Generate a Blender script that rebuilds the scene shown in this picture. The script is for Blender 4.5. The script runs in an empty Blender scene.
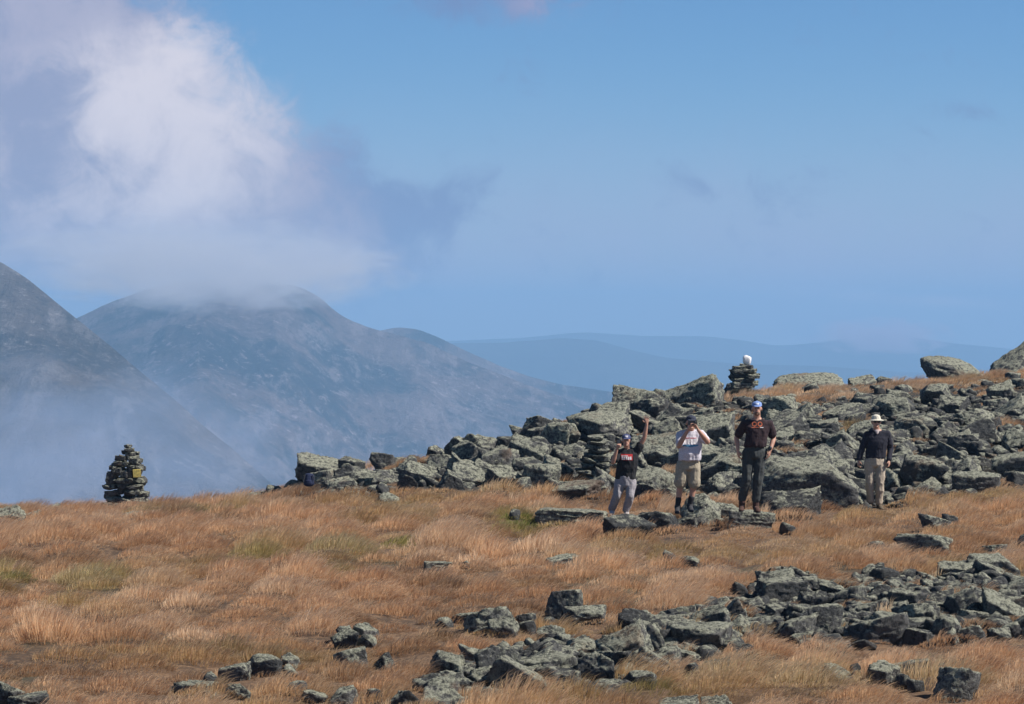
import bpy, bmesh, math, random
import numpy as np
from mathutils import Vector, Matrix, Euler
from mathutils.bvhtree import BVHTree

R = math.radians
F = 2904.0            # focal length in pixels of a 1024 wide frame
HOR = 320.0           # the row on which the true horizon lies
SC = bpy.context.scene
COL = SC.collection

# ------------------------------------------------------------------ camera
PITCH = math.atan((352 - HOR) / F)
cam_d = bpy.data.cameras.new('camera')
cam = bpy.data.objects.new('camera', cam_d); COL.objects.link(cam)
cam_d.sensor_width = 36.0
cam_d.lens = 36.0 * F / 1024.0
cam_d.clip_start = 0.5
cam_d.clip_end = 80000
cam.rotation_euler = (R(90) - PITCH, 0, 0)
SC.camera = cam

# ------------------------------------------------------------------ light and sky
SUN_AZ, SUN_EL = 99.0, 46.0          # degrees clockwise from the view direction, above the horizon
SKY_STRENGTH = 0.056
HAZE_DENSITY = 1.7e-4
world = bpy.data.worlds.new('World'); SC.world = world
world.use_nodes = True
world.cycles.sampling_method = 'MANUAL'
world.cycles.sample_map_resolution = 512
sun_d = bpy.data.lights.new('sun', 'SUN'); sun = bpy.data.objects.new('sun', sun_d); COL.objects.link(sun)
sun_d.energy = 5.0; sun_d.angle = R(0.5); sun_d.color = (1.0, 0.95, 0.88)
sdir = Vector((math.sin(R(SUN_AZ)) * math.cos(R(SUN_EL)), math.cos(R(SUN_AZ)) * math.cos(R(SUN_EL)), math.sin(R(SUN_EL))))
sun.rotation_euler = sdir.to_track_quat('Z', 'Y').to_euler()
SC.view_settings.view_transform = 'Standard'
SC.view_settings.look = 'None'
SC.view_settings.gamma = 1.0
SC.view_settings.exposure = 0.35
SC.render.engine = 'CYCLES'
cy = SC.cycles
cy.use_denoising = True
cy.max_bounces = 6; cy.diffuse_bounces = 3; cy.glossy_bounces = 1; cy.transmission_bounces = 3
cy.volume_bounces = 1; cy.transparent_max_bounces = 6
cy.volume_step_rate = 1.0; cy.volume_max_steps = 64
cy.sample_clamp_indirect = 4.0
SC.render.filter_size = 1.5


# ------------------------------------------------------------------ node helper
class NT:
    def __init__(self, tree):
        self.t = tree; tree.nodes.clear()

    def n(self, kind, **kw):
        nd = self.t.nodes.new(kind)
        for k, v in kw.items():
            if k.startswith('i_'):
                key = k[2:].replace('_', ' ')
                nd.inputs[key].default_value = v
            else:
                setattr(nd, k, v)
        return nd

    def l(self, a, b):
        self.t.links.new(a, b)

    def val(self, sock, x):
        if isinstance(x, (int, float)):
            sock.default_value = x
        elif isinstance(x, (tuple, list)):
            sock.default_value = x
        else:
            self.l(x, sock)

    def m(self, op, a, b=0.0, c=None, clamp=False):
        nd = self.t.nodes.new('ShaderNodeMath'); nd.operation = op; nd.use_clamp = clamp
        self.val(nd.inputs[0], a); self.val(nd.inputs[1], b)
        if c is not None: self.val(nd.inputs[2], c)
        return nd.outputs[0]

    def step(self, x, lo, hi, a=0.0, b=1.0):
        nd = self.t.nodes.new('ShaderNodeMapRange'); nd.interpolation_type = 'SMOOTHSTEP'
        self.val(nd.inputs[0], x); self.val(nd.inputs[1], lo); self.val(nd.inputs[2], hi)
        self.val(nd.inputs[3], a); self.val(nd.inputs[4], b)
        return nd.outputs[0]

    def mix(self, f, a, b, mode='MIX'):
        nd = self.t.nodes.new('ShaderNodeMix'); nd.data_type = 'RGBA'; nd.blend_type = mode
        nd.clamp_factor = True
        def c4(x): return (*x, 1.0) if isinstance(x, (tuple, list)) and len(x) == 3 else x
        self.val(nd.inputs[0], f); self.val(nd.inputs[6], c4(a)); self.val(nd.inputs[7], c4(b))
        return nd.outputs[2]

    def noise(self, vec, scale, detail=4.0, rough=0.55, dist=0.0):
        nd = self.t.nodes.new('ShaderNodeTexNoise')
        if vec is not None: self.l(vec, nd.inputs['Vector'])
        nd.inputs['Scale'].default_value = scale; nd.inputs['Detail'].default_value = detail
        nd.inputs['Roughness'].default_value = rough; nd.inputs['Distortion'].default_value = dist
        return nd.outputs['Fac']

    def mapping(self, vec, loc=(0, 0, 0), rot=(0, 0, 0), scale=(1, 1, 1)):
        nd = self.t.nodes.new('ShaderNodeMapping')
        self.l(vec, nd.inputs[0])
        nd.inputs[1].default_value = loc; nd.inputs[2].default_value = rot; nd.inputs[3].default_value = scale
        return nd.outputs[0]


def srgb(r, g, b):
    def f(c):
        c /= 255.0
        return c / 12.92 if c <= 0.04045 else ((c + 0.055) / 1.055) ** 2.4
    return (f(r), f(g), f(b))


# ------------------------------------------------------------------ world: Nishita sky with a cloud layer
def seen(r, g, b):
    return tuple(k / 2 ** SC.view_settings.exposure for k in srgb(r, g, b))


def build_world():
    w = NT(world.node_tree)
    sky = w.n('ShaderNodeTexSky', sky_type='NISHITA')
    sky.sun_disc = False
    sky.sun_elevation = R(SUN_EL); sky.sun_rotation = R(SUN_AZ)
    sky.altitude = 1900; sky.air_density = 1.0; sky.dust_density = 0.4; sky.ozone_density = 2.2
    co = w.n('ShaderNodeTexCoord').outputs['Generated']
    sep = w.n('ShaderNodeSeparateXYZ'); w.l(co, sep.inputs[0])
    X, Y, Z = sep.outputs
    ys = w.m('MAXIMUM', Y, 0.05)
    # degrees-like coordinates on the sky: azimuth to the right and height above the horizon, in units of 100/F
    a = w.m('MULTIPLY', w.m('DIVIDE', X, ys), F / 100.0)
    e = w.m('MULTIPLY', w.m('DIVIDE', Z, ys), F / 100.0)
    cmb = w.n('ShaderNodeCombineXYZ'); w.l(a, cmb.inputs[0]); w.l(e, cmb.inputs[1])
    p = cmb.outputs[0]
    n1 = w.noise(p, 0.55, 9.0, 0.60, 0.35)
    n2 = w.noise(w.mapping(p, loc=(7.3, 2.1, 4.4)), 1.9, 10.0, 0.66, 0.5)
    n3 = w.noise(w.mapping(p, loc=(1.3, 9.1, 2.4), scale=(0.45, 1.5, 1)), 0.8, 6.0, 0.6, 0.3)

    def blob(u, v, ru, rv, rot=0.0):
        cx, cz = (u - 512) / 100.0, (HOR - v) / 100.0
        da = w.m('SUBTRACT', a, cx); de = w.m('SUBTRACT', e, cz)
        if rot:
            c, s = math.cos(R(rot)), math.sin(R(rot))
            da2 = w.m('ADD', w.m('MULTIPLY', da, c), w.m('MULTIPLY', de, s))
            de = w.m('SUBTRACT', w.m('MULTIPLY', de, c), w.m('MULTIPLY', da, s)); da = da2
        qa = w.m('POWER', w.m('ABSOLUTE', w.m('DIVIDE', da, ru / 100.0)), 2.0)
        qe = w.m('POWER', w.m('ABSOLUTE', w.m('DIVIDE', de, rv / 100.0)), 2.0)
        return w.m('POWER', 2.71828, w.m('MULTIPLY', w.m('ADD', qa, qe), -1.0))

    def total(bs):
        o = None
        for b in bs:
            k, args = b[0], b[1:]
            t = w.m('MULTIPLY', blob(*args), k)
            o = t if o is None else w.m('ADD', o, t)
        return o
    nn = w.m('ADD', w.m('MULTIPLY', w.m('SUBTRACT', n1, 0.5), 3.4), w.m('MULTIPLY', w.m('SUBTRACT', n2, 0.5), 2.3))
    # the grey body of the big cloud
    body = total([(1.1, 20, 60, 150, 110), (0.9, 130, 170, 170, 110), (0.9, 40, 230, 200, 80),
                  (0.75, 235, 265, 120, 40), (0.5, 80, 250, 160, 50), (-0.45, 38, 62, 30, 22), (0.5, 30, 140, 60, 40), (0.35, 40, 0, 120, 60)])
    dens = w.step(w.m('ADD', body, w.m('MULTIPLY', nn, 0.65)), 0.05, 0.95)
    # the sunlit white head
    head = total([(1.15, 165, 125, 100, 80, -12), (0.8, 182, 48, 30, 24), (0.22, 60, 205, 110, 45), (0.22, 50, 120, 70, 60), (0.12, 240, 262, 90, 18), (0.55, 110, 105, 70, 40), (0.35, 230, 110, 50, 50), (0.35, 150, 205, 110, 30)])
    bright = w.step(w.m('ADD', head, w.m('MULTIPLY', nn, 1.0)), -0.10, 1.75)
    # darker veils drifting off to the right
    veil = total([(1.0, 405, 212, 95, 34, 8), (0.9, 350, 262, 95, 42), (0.8, 325, 165, 60, 42), (0.5, 580, 275, 48, 24),
                  (0.75, 500, 2, 180, 26), (0.5, 970, 112, 50, 14), (0.2, 720, 200, 240, 60), (0.3, 870, 335, 50, 16)])
    vd = w.step(w.m('ADD', veil, w.m('ADD', w.m('MULTIPLY', w.m('SUBTRACT', n2, 0.5), 2.2), w.m('MULTIPLY', w.m('SUBTRACT', n1, 0.5), 1.2))), 0.2, 1.0)
    streak = w.m('MULTIPLY', total([(0.9, 890, 298, 130, 6, -3)]), w.step(n3, 0.40, 0.66))
    pink = total([(1.0, 540, 6, 40, 14), (1.0, 375, 268, 34, 13)])
    pink = w.m('MULTIPLY', pink, w.step(n2, 0.36, 0.60))
    bg = w.n('ShaderNodeMix', data_type='RGBA')
    K = 1.0
    skyc = w.n('ShaderNodeVectorMath', operation='SCALE'); w.l(sky.outputs[0], skyc.inputs[0]); skyc.inputs['Scale'].default_value = SKY_STRENGTH
    el = w.m('ARCSINE', Z)
    high = w.step(el, R(7), R(38))  # sky above the view dimmed by hand to lower the ambient light
    base = w.mix(1.0, skyc.outputs[0], w.mix(high, (0.70, 1.06, 1.42), (0.44, 0.56, 0.72)), 'MULTIPLY')
    mauve = w.m('MULTIPLY', w.m('POWER', 2.71828, w.m('MULTIPLY', w.m('POWER', w.m('ABSOLUTE', w.m('DIVIDE', w.m('SUBTRACT', e, 0.30), 1.35)), 2.0), -1.0)), w.m('ADD', 0.80, w.m('MULTIPLY', w.m('SUBTRACT', n1, 0.5), 0.8)))
    base = w.mix(mauve, base, seen(172, 180, 214))
    veil_c = seen(118, 140, 186)
    body_c = w.mix(w.step(nn, -0.5, 0.5), seen(154, 161, 192), seen(178, 178, 202))
    c = w.mix(w.m('MULTIPLY', vd, 0.75), base, veil_c)
    c = w.mix(w.m('MULTIPLY', streak, 0.8), c, seen(250, 225, 232))
    c = w.mix(w.m('MULTIPLY', pink, 0.55), c, seen(178, 170, 198))
    c = w.mix(w.m('MULTIPLY', w.m('MULTIPLY', dens, w.step(body, 0.02, 0.35)), 0.93), c, body_c)
    c = w.mix(w.m('MULTIPLY', w.m('MULTIPLY', bright, w.step(head, 0.05, 0.4)), 0.92), c, seen(230, 225, 234))
    b = w.n('ShaderNodeBackground'); w.l(c, b.inputs[0]); b.inputs[1].default_value = 1.0
    o = w.n('ShaderNodeOutputWorld'); w.l(b.outputs[0], o.inputs[0])
build_world()


# ------------------------------------------------------------------ general helpers
def at(u, v, Y):
    """the point at distance Y along the view axis that is seen at column u, row v"""
    return Vector(((u - 512) / F * Y, Y, -(v - HOR) / F * Y))


def hash3(ix, iy, iz, seed):
    h = (ix.astype(np.int64) * 374761393 + iy.astype(np.int64) * 668265263 + iz.astype(np.int64) * 2147483647 + seed * 974634777) & 0xffffffff
    h = ((h ^ (h >> 13)) * 1274126177) & 0xffffffff
    h = h ^ (h >> 16)
    return (h & 0xffffff) / float(0xffffff)


def vnoise(p, seed=0):
    p = np.asarray(p, dtype=np.float64)
    i = np.floor(p); f = p - i
    f = f * f * f * (f * (f * 6 - 15) + 10)
    ix, iy, iz = i[:, 0], i[:, 1], i[:, 2]
    out = 0
    for dx in (0, 1):
        wx = f[:, 0] if dx else 1 - f[:, 0]
        for dy in (0, 1):
            wy = f[:, 1] if dy else 1 - f[:, 1]
            for dz in (0, 1):
                wz = f[:, 2] if dz else 1 - f[:, 2]
                out = out + wx * wy * wz * hash3(ix + dx, iy + dy, iz + dz, seed)
    return out * 2 - 1


def fbm(p, oct=4, seed=0, rough=0.5, ridged=False):
    a, s, o, tot = 1.0, 1.0, 0, 0
    for k in range(oct):
        n = vnoise(p * s + k * 17.3, seed + k)
        if ridged: n = 1 - 2 * np.abs(n)
        o = o + a * n; tot += a; a *= rough; s *= 2.03
    return o / tot


def mesh_np(name, verts, faces_flat, sizes, mat=None, smooth=True):
    me = bpy.data.meshes.new(name)
    verts = np.asarray(verts, dtype=np.float32)
    me.vertices.add(len(verts)); me.vertices.foreach_set('co', verts.ravel())
    faces_flat = np.asarray(faces_flat, dtype=np.int32); sizes = np.asarray(sizes, dtype=np.int32)
    me.loops.add(len(faces_flat)); me.loops.foreach_set('vertex_index', faces_flat)
    me.polygons.add(len(sizes))
    st = np.concatenate([[0], np.cumsum(sizes)[:-1]]).astype(np.int32)
    me.polygons.foreach_set('loop_start', st); me.polygons.foreach_set('loop_total', sizes)
    me.polygons.foreach_set('use_smooth', np.full(len(sizes), smooth))
    me.update(calc_edges=True)
    if mat: me.materials.append(mat)
    return me


def grid_mesh(name, P, mat=None, smooth=True):
    """P: array (rows, cols, 3)"""
    r, c = P.shape[:2]
    idx = np.arange(r * c).reshape(r, c)
    q = np.stack([idx[:-1, :-1], idx[:-1, 1:], idx[1:, 1:], idx[1:, :-1]], -1).reshape(-1)
    return mesh_np(name, P.reshape(-1, 3), q, np.full((r - 1) * (c - 1), 4), mat, smooth)


def link(name, me, parent=None, **props):
    o = bpy.data.objects.new(name, me); COL.objects.link(o)
    if parent is not None: o.parent = parent
    for k, v in props.items(): o[k] = v
    return o


def empty(name, loc=(0, 0, 0), **props):
    o = bpy.data.objects.new(name, None); COL.objects.link(o); o.location = loc
    o.empty_display_size = 0.1
    for k, v in props.items(): o[k] = v
    return o


def material(name):
    m = bpy.data.materials.new(name); m.use_nodes = True
    return m, NT(m.node_tree)


def simple_mat(name, col, rough=0.8, var=0.15, scale=20.0, metallic=0.0, bump=0.0):
    m, w = material(name)
    b = w.n('ShaderNodeBsdfPrincipled'); o = w.n('ShaderNodeOutputMaterial'); w.l(b.outputs[0], o.inputs[0])
    tc = w.n('ShaderNodeTexCoord').outputs['Object']
    n = w.noise(tc, scale, 4.0, 0.6)
    lo = tuple(max(0, c * (1 - var)) for c in col); hi = tuple(min(1, c * (1 + var)) for c in col)
    w.l(w.mix(w.step(n, 0.3, 0.7), lo, hi), b.inputs['Base Color'])
    b.inputs['Roughness'].default_value = rough; b.inputs['Metallic'].default_value = metallic
    if bump:
        bp = w.n('ShaderNodeBump'); bp.inputs['Strength'].default_value = bump; bp.inputs['Distance'].default_value = 0.01
        w.l(n, bp.inputs['Height']); w.l(bp.outputs[0], b.inputs['Normal'])
    return m


# ------------------------------------------------------------------ terrain of the near ridge
near = [(24, 800), (30, 704), (40, 592)]
PROFILE = {
    -160: near + [(49, 542), (56, 526), (62, 518), (67, 517), (73, 521), (85, 539), (110, 606)],
    0: near + [(49, 541), (56, 525), (62, 517), (67, 516), (73, 520), (85, 538), (110, 604)],
    60: near + [(49, 541), (56, 525), (62, 518), (67, 517), (73, 521), (85, 539), (110, 604)],
    150: near + [(49, 538), (56, 521), (62, 513), (67, 511), (73, 514), (85, 528), (110, 591)],
    250: near + [(49, 536), (56, 518), (62, 509), (66, 506), (72, 509), (85, 526), (110, 586)],
    330: near + [(49, 534), (56, 511), (60, 498), (63, 486), (66, 480), (72, 484), (85, 506), (110, 566)],
    400: near + [(49, 534), (56, 510), (60, 492), (63, 477), (66, 468), (72, 471), (85, 496), (110, 556)],
    500: near + [(49, 532), (56, 506), (59, 489), (62, 468), (65, 452), (68, 445), (75, 450), (90, 480), (110, 530)],
    600: near + [(49, 533), (55, 516), (58, 503), (60, 491), (63, 460), (67, 430), (70, 416), (75, 408), (85, 416), (110, 470)],
    700: near + [(49, 533), (55, 512), (58, 499), (62, 465.429), (67, 433.5), (71, 413.357), (76, 402), (82, 398), (95, 408), (120, 453)],
    800: near + [(49, 532), (53, 512), (57, 486), (62, 451.143), (67, 426), (72, 409.857), (78, 397), (84, 392), (95, 398), (120, 433)],
    900: near + [(49, 530), (53, 509), (56, 492), (61, 457.571), (67, 428), (72, 410.857), (79, 394), (86, 386), (97, 389), (120, 420)],
    1024: near + [(49, 526), (53, 502), (57, 477), (62, 448.143), (68, 421.571), (74, 404), (80, 388), (88, 377), (98, 375), (120, 400)],
    1200: near + [(49, 524), (53, 498), (57, 472), (62, 443.143), (68, 416.571), (74, 398), (80, 382), (88, 370), (98, 368), (120, 393)],
}
YT = np.arange(24, 121, 0.5)
UT = np.arange(-160, 1201, 20)
_cols = sorted(PROFILE)
_zc = []
for c in _cols:
    pr = np.array(PROFILE[c], float)
    zz = -(pr[:, 1] - HOR) / F * pr[:, 0]
    if pr[-1, 0] < 120:
        zz = np.append(zz, zz[-1] - (zz[-2] - zz[-1]) / (pr[-1, 0] - pr[-2, 0]) * (120 - pr[-1, 0])); yy = np.append(pr[:, 0], 120)
    else: yy = pr[:, 0]
    _zc.append(np.interp(YT, yy, zz))
_zc = np.array(_zc)
ZT = np.array([[np.interp(u, _cols, _zc[:, j]) for j in range(len(YT))] for u in UT])
for _ in range(6):
    ZT[:, 1:-1] = (ZT[:, :-2] + 2 * ZT[:, 1:-1] + ZT[:, 2:]) / 4
for _ in range(2):
    ZT[1:-1] = (ZT[:-2] + 2 * ZT[1:-1] + ZT[2:]) / 4


def ground(x, y, rough=True):
    x = np.atleast_1d(np.asarray(x, float)); y = np.atleast_1d(np.asarray(y, float))
    u = 512 + F * x / np.maximum(y, 24)
    uu = np.clip((u + 160) / 20, 0, len(UT) - 1.001); yy = np.clip((y - 24) / 0.5, 0, len(YT) - 1.001)
    i = uu.astype(int); j = yy.astype(int); fu = uu - i; fy = yy - j
    z = (ZT[i, j] * (1 - fu) + ZT[i + 1, j] * fu) * (1 - fy) + (ZT[i, j + 1] * (1 - fu) + ZT[i + 1, j + 1] * fu) * fy
    z = np.where(y > 120, z - (y - 120) * 0.16 - np.maximum(y - 120, 0) ** 1.25 * 0.1, z)
    z = np.where(u < -160, z + (u + 160) * 0.0008, z); z = np.where(u > 1200, z + (u - 1200) * 0.001, z)
    if rough:
        P = np.stack([x, y, np.zeros_like(x)], -1)
        z = z + 0.07 * fbm(P * 0.55, 3, 5) + 0.03 * vnoise(P * 2.1, 9) + 0.045 * vnoise(P * 1.05, 19)
    return z


def gz(x, y): return float(ground(x, y)[0])


def gv(u, y):
    """row at which the ground at column u, distance y is seen"""
    x = (u - 512) / F * y
    return HOR - ground(x, y, False) / y * F


YS = np.arange(26, 105, 0.1)
def depth_of(u, v):
    vv = gv(np.full_like(YS, u), YS)
    k = np.argmin(vv)
    if v <= vv[k]: return float(YS[k])
    return float(np.interp(-v, -vv[:k + 1], YS[:k + 1]))


BASE_U = [200, 245, 300, 360, 420, 480, 540, 600, 700, 760, 830, 880, 940, 1024, 1200]
BASE_V = [480, 494, 497, 498, 494, 490, 490, 502, 500, 508, 512, 506, 500, 484, 470]
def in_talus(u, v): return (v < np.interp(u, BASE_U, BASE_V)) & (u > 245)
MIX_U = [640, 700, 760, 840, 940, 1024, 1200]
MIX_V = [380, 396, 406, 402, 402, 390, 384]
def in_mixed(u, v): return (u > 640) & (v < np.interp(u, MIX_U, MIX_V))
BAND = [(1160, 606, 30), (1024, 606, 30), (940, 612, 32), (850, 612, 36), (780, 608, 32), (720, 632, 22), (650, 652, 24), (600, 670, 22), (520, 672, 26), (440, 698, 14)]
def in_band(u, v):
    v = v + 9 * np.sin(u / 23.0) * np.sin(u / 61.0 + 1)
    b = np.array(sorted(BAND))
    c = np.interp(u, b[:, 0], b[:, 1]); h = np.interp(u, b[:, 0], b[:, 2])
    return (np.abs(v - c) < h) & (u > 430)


def build_ground():
    m, w = material('soil_and_dead_grass')
    tc = w.n('ShaderNodeTexCoord').outputs['Object']
    n1 = w.noise(tc, 0.9, 6, 0.6); n2 = w.noise(tc, 9.0, 5, 0.6); n3 = w.noise(tc, 0.25, 3, 0.5)
    c = w.mix(w.step(n1, 0.35, 0.65), (0.055, 0.034, 0.02), (0.13, 0.075, 0.04))
    c = w.mix(w.step(n2, 0.45, 0.7), c, (0.2, 0.12, 0.065))
    c = w.mix(w.step(n3, 0.55, 0.7), c, (0.05, 0.05, 0.025))
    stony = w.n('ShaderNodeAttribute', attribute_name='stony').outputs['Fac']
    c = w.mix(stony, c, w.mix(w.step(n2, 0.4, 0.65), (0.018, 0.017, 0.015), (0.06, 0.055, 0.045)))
    b = w.n('ShaderNodeBsdfPrincipled'); w.l(c, b.inputs['Base Color']); b.inputs['Roughness'].default_value = 0.95
    bp = w.n('ShaderNodeBump'); bp.inputs['Strength'].default_value = 0.8; bp.inputs['Distance'].default_value = 0.05
    w.l(n2, bp.inputs['Height']); w.l(bp.outputs[0], b.inputs['Normal'])
    o = w.n('ShaderNodeOutputMaterial'); w.l(b.outputs[0], o.inputs[0])
    ys = np.concatenate([np.arange(-40, 24, 4.0), np.arange(24, 124, 0.3), np.geomspace(124, 1500, 40)])
    aa = np.linspace(-0.42, 0.42, 240)
    Yg, Ag = np.meshgrid(ys, aa, indexing='ij')
    Xg = Ag * np.maximum(Yg, 24)
    Zg = ground(Xg.ravel(), Yg.ravel()).reshape(Xg.shape)
    Zg = np.maximum(Zg, -700)
    me = grid_mesh('ground', np.stack([Xg, Yg, Zg], -1), m)
    Ug = 512 + F * Xg.ravel() / np.maximum(Yg.ravel(), 24); Vg = HOR - ground(Xg.ravel(), Yg.ravel(), False) / np.maximum(Yg.ravel(), 24) * F
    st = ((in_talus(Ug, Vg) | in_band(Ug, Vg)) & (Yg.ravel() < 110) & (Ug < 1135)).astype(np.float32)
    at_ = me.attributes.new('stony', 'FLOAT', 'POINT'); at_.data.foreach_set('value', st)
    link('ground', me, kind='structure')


build_ground()


# ------------------------------------------------------------------ far country
def far_material(name, rock, scrub, grass, scale, streak_rot=0.0):
    m, w = material(name)
    tc = w.n('ShaderNodeTexCoord').outputs['Object']
    st = w.mapping(tc, rot=(0, 0, R(streak_rot)), scale=(1, 0.28, 0.55))
    n1 = w.noise(tc, 0.0032 * scale, 9, 0.66, 0.4)
    n2 = w.noise(st, 0.012 * scale, 9, 0.78)
    n3 = w.noise(tc, 0.045 * scale, 7, 0.75)
    n4 = w.noise(w.mapping(tc, loc=(500, 300, 0)), 0.0014 * scale, 6, 0.6)
    c = w.mix(w.step(n1, 0.42, 0.58), scrub, grass)
    c = w.mix(w.m('MULTIPLY', w.step(n2, 0.50, 0.60), 0.5), c, rock)
    c = w.mix(w.m('MULTIPLY', w.step(n3, 0.54, 0.68), w.step(n4, 0.42, 0.62)), c, tuple(min(1, k * 1.2) for k in rock))
    c = w.mix(w.m('MULTIPLY', w.step(n3, 0.47, 0.36), 0.55), c, tuple(k * 0.55 for k in scrub))
    b = w.n('ShaderNodeBsdfDiffuse'); w.l(c, b.inputs['Color'])
    bp = w.n('ShaderNodeBump'); bp.inputs['Strength'].default_value = 0.9; bp.inputs['Distance'].default_value = 14.0
    w.l(w.m('ADD', n3, n2), bp.inputs['Height']); w.l(bp.outputs[0], b.inputs['Normal'])
    o = w.n('ShaderNodeOutputMaterial'); w.l(b.outputs[0], o.inputs[0])
    return m


def mountain(name, line, D, depth, mat, seed, amp, back=1500, yslope=0.0, floor=-620, cols=420, rows=150, gully=1.0, lean=0.0):
    """a ridge seen along the points line = (u, v): crest at distance D, falling towards the camera over depth metres"""
    line = np.array(line, float)
    us = np.linspace(line[0, 0], line[-1, 0], cols)
    vs = np.interp(us, line[:, 0], line[:, 1])
    k = np.ones(9) / 9; vs = np.convolve(np.pad(vs, 4, mode='edge'), k, 'valid')
    Dc = D + yslope * (us - us[0])
    xc = (us - 512) / F * Dc; zc = -(vs - HOR) / F * Dc
    t = np.concatenate([np.linspace(-1, 0, 30)[:-1], np.linspace(0, 1, rows)])    # behind, then in front
    T, I = np.meshgrid(t, np.arange(cols), indexing='ij')
    XC, DC, ZC = xc[I], Dc[I], zc[I]
    Y = np.where(T < 0, DC - T * back, DC - T * depth)
    X = XC + np.where(T > 0, T * depth * lean, 0)
    fall = np.where(T < 0, -T, T ** 0.93)
    Z = ZC + (floor - ZC) * fall
    P = np.stack([X, Y, Z], -1).reshape(-1, 3)
    Q = np.stack([X / 900, Y / 1500, Z * 0], -1).reshape(-1, 3)
    big = fbm(Q, 5, seed, 0.55, ridged=True) * gully
    Q2 = np.stack([X / 260 + 0.3 * np.sin(Y / 700), Y / 1600, Z * 0], -1).reshape(-1, 3)
    big = big + 0.38 * gully * fbm(Q2, 4, seed + 4, 0.6, ridged=True)
    sml = fbm(P * np.array([1 / 120, 1 / 160, 1 / 400]), 5, seed + 9, 0.6)
    wgt = np.clip(np.abs(T) * 5, 0, 1).ravel()
    Z = Z.ravel() + amp * big * wgt + amp * 0.22 * sml * (0.16 + 0.84 * wgt)
    G = np.stack([X.ravel(), Y.ravel(), Z], -1).reshape(*X.shape, 3)
    return link(name, grid_mesh(name, G, mat), kind='structure')


M_near = far_material('scree_slope', (0.30, 0.27, 0.27), (0.06, 0.056, 0.05), (0.15, 0.12, 0.10), 2.2, 55)
M_mid = far_material('alpine_slope', (0.31, 0.26, 0.27), (0.024, 0.028, 0.028), (0.15, 0.11, 0.10), 1.5)
M_far = far_material('wooded_hills', (0.06, 0.06, 0.06), (0.03, 0.035, 0.035), (0.05, 0.055, 0.05), 0.4)
mountain('mountain_spur', [(-260, 222), (-120, 232), (-40, 247), (0, 262), (20, 274), (40, 289), (75, 317), (110, 345), (150, 379), (200, 423), (240, 456), (290, 500), (360, 560)],
         3000, 1300, M_near, 3, 60, lean=0.25, yslope=-0.8)
mountain('mountain', [(-60, 370), (30, 340), (80, 316), (105, 304), (130, 296), (150, 289), (185, 281), (230, 278), (275, 281), (303, 288), (322, 299), (334, 311), (348, 320), (372, 329), (400, 335), (430, 343),
                      (470, 362), (520, 382), (570, 400), (640, 430), (740, 470)], 4700, 1900, M_mid, 11, 95, cols=520)
mountain('mountain_shoulder', [(330, 345), (372, 332), (398, 327), (418, 329), (440, 338), (470, 353), (500, 366), (530, 377), (560, 384), (600, 390), (640, 396), (700, 402), (800, 420)],
         5600, 1500, M_mid, 23, 60, cols=360)
mountain('hills', [(330, 352), (450, 343), (500, 343), (565, 338), (601, 341), (631, 350), (668, 358), (741, 364), (820, 366), (900, 372), (1100, 380)], 9500, 2500, M_far, 31, 40, cols=300, rows=60, back=1000)
mountain('distant_hills', [(400, 343), (520, 338), (583, 332), (644, 336), (705, 336), (741, 340), (778, 346), (826, 342), (863, 334), (890, 333), (918, 338), (960, 344), (1024, 350), (1200, 346)],
         12500, 2500, M_far, 37, 40, cols=300, rows=60, back=800)
# the valley floor beyond, one sheet
_vx, _vy = np.meshgrid(np.linspace(-7800, 7800, 60), np.linspace(900, 14400, 60))
link('valley', grid_mesh('valley', np.stack([_vx, _vy, -640 + 20 * fbm(np.stack([_vx.ravel(), _vy.ravel(), _vx.ravel() * 0], -1) / 2000, 3, 2).reshape(_vx.shape)], -1), M_far), kind='structure')


# ------------------------------------------------------------------ air
def box_mesh(name, lo, hi, mat):
    v = [(x, y, z) for x in (lo[0], hi[0]) for y in (lo[1], hi[1]) for z in (lo[2], hi[2])]
    f = [0, 1, 3, 2, 4, 6, 7, 5, 0, 4, 5, 1, 2, 3, 7, 6, 0, 2, 6, 4, 1, 5, 7, 3]
    return mesh_np(name, v, f, [4] * 6, mat, False)


def build_haze():
    m, w = material('haze')
    v = w.n('ShaderNodeVolumePrincipled')
    v.inputs['Color'].default_value = (0.38, 0.66, 1.0, 1)
    v.inputs['Density'].default_value = HAZE_DENSITY
    v.inputs['Anisotropy'].default_value = 0.0
    o = w.n('ShaderNodeOutputMaterial'); w.l(v.outputs[0], o.inputs['Volume'])
    o_ = link('haze', box_mesh('haze', (-8000, -60, -760), (8000, 14600, 140), m), kind='stuff')


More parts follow.
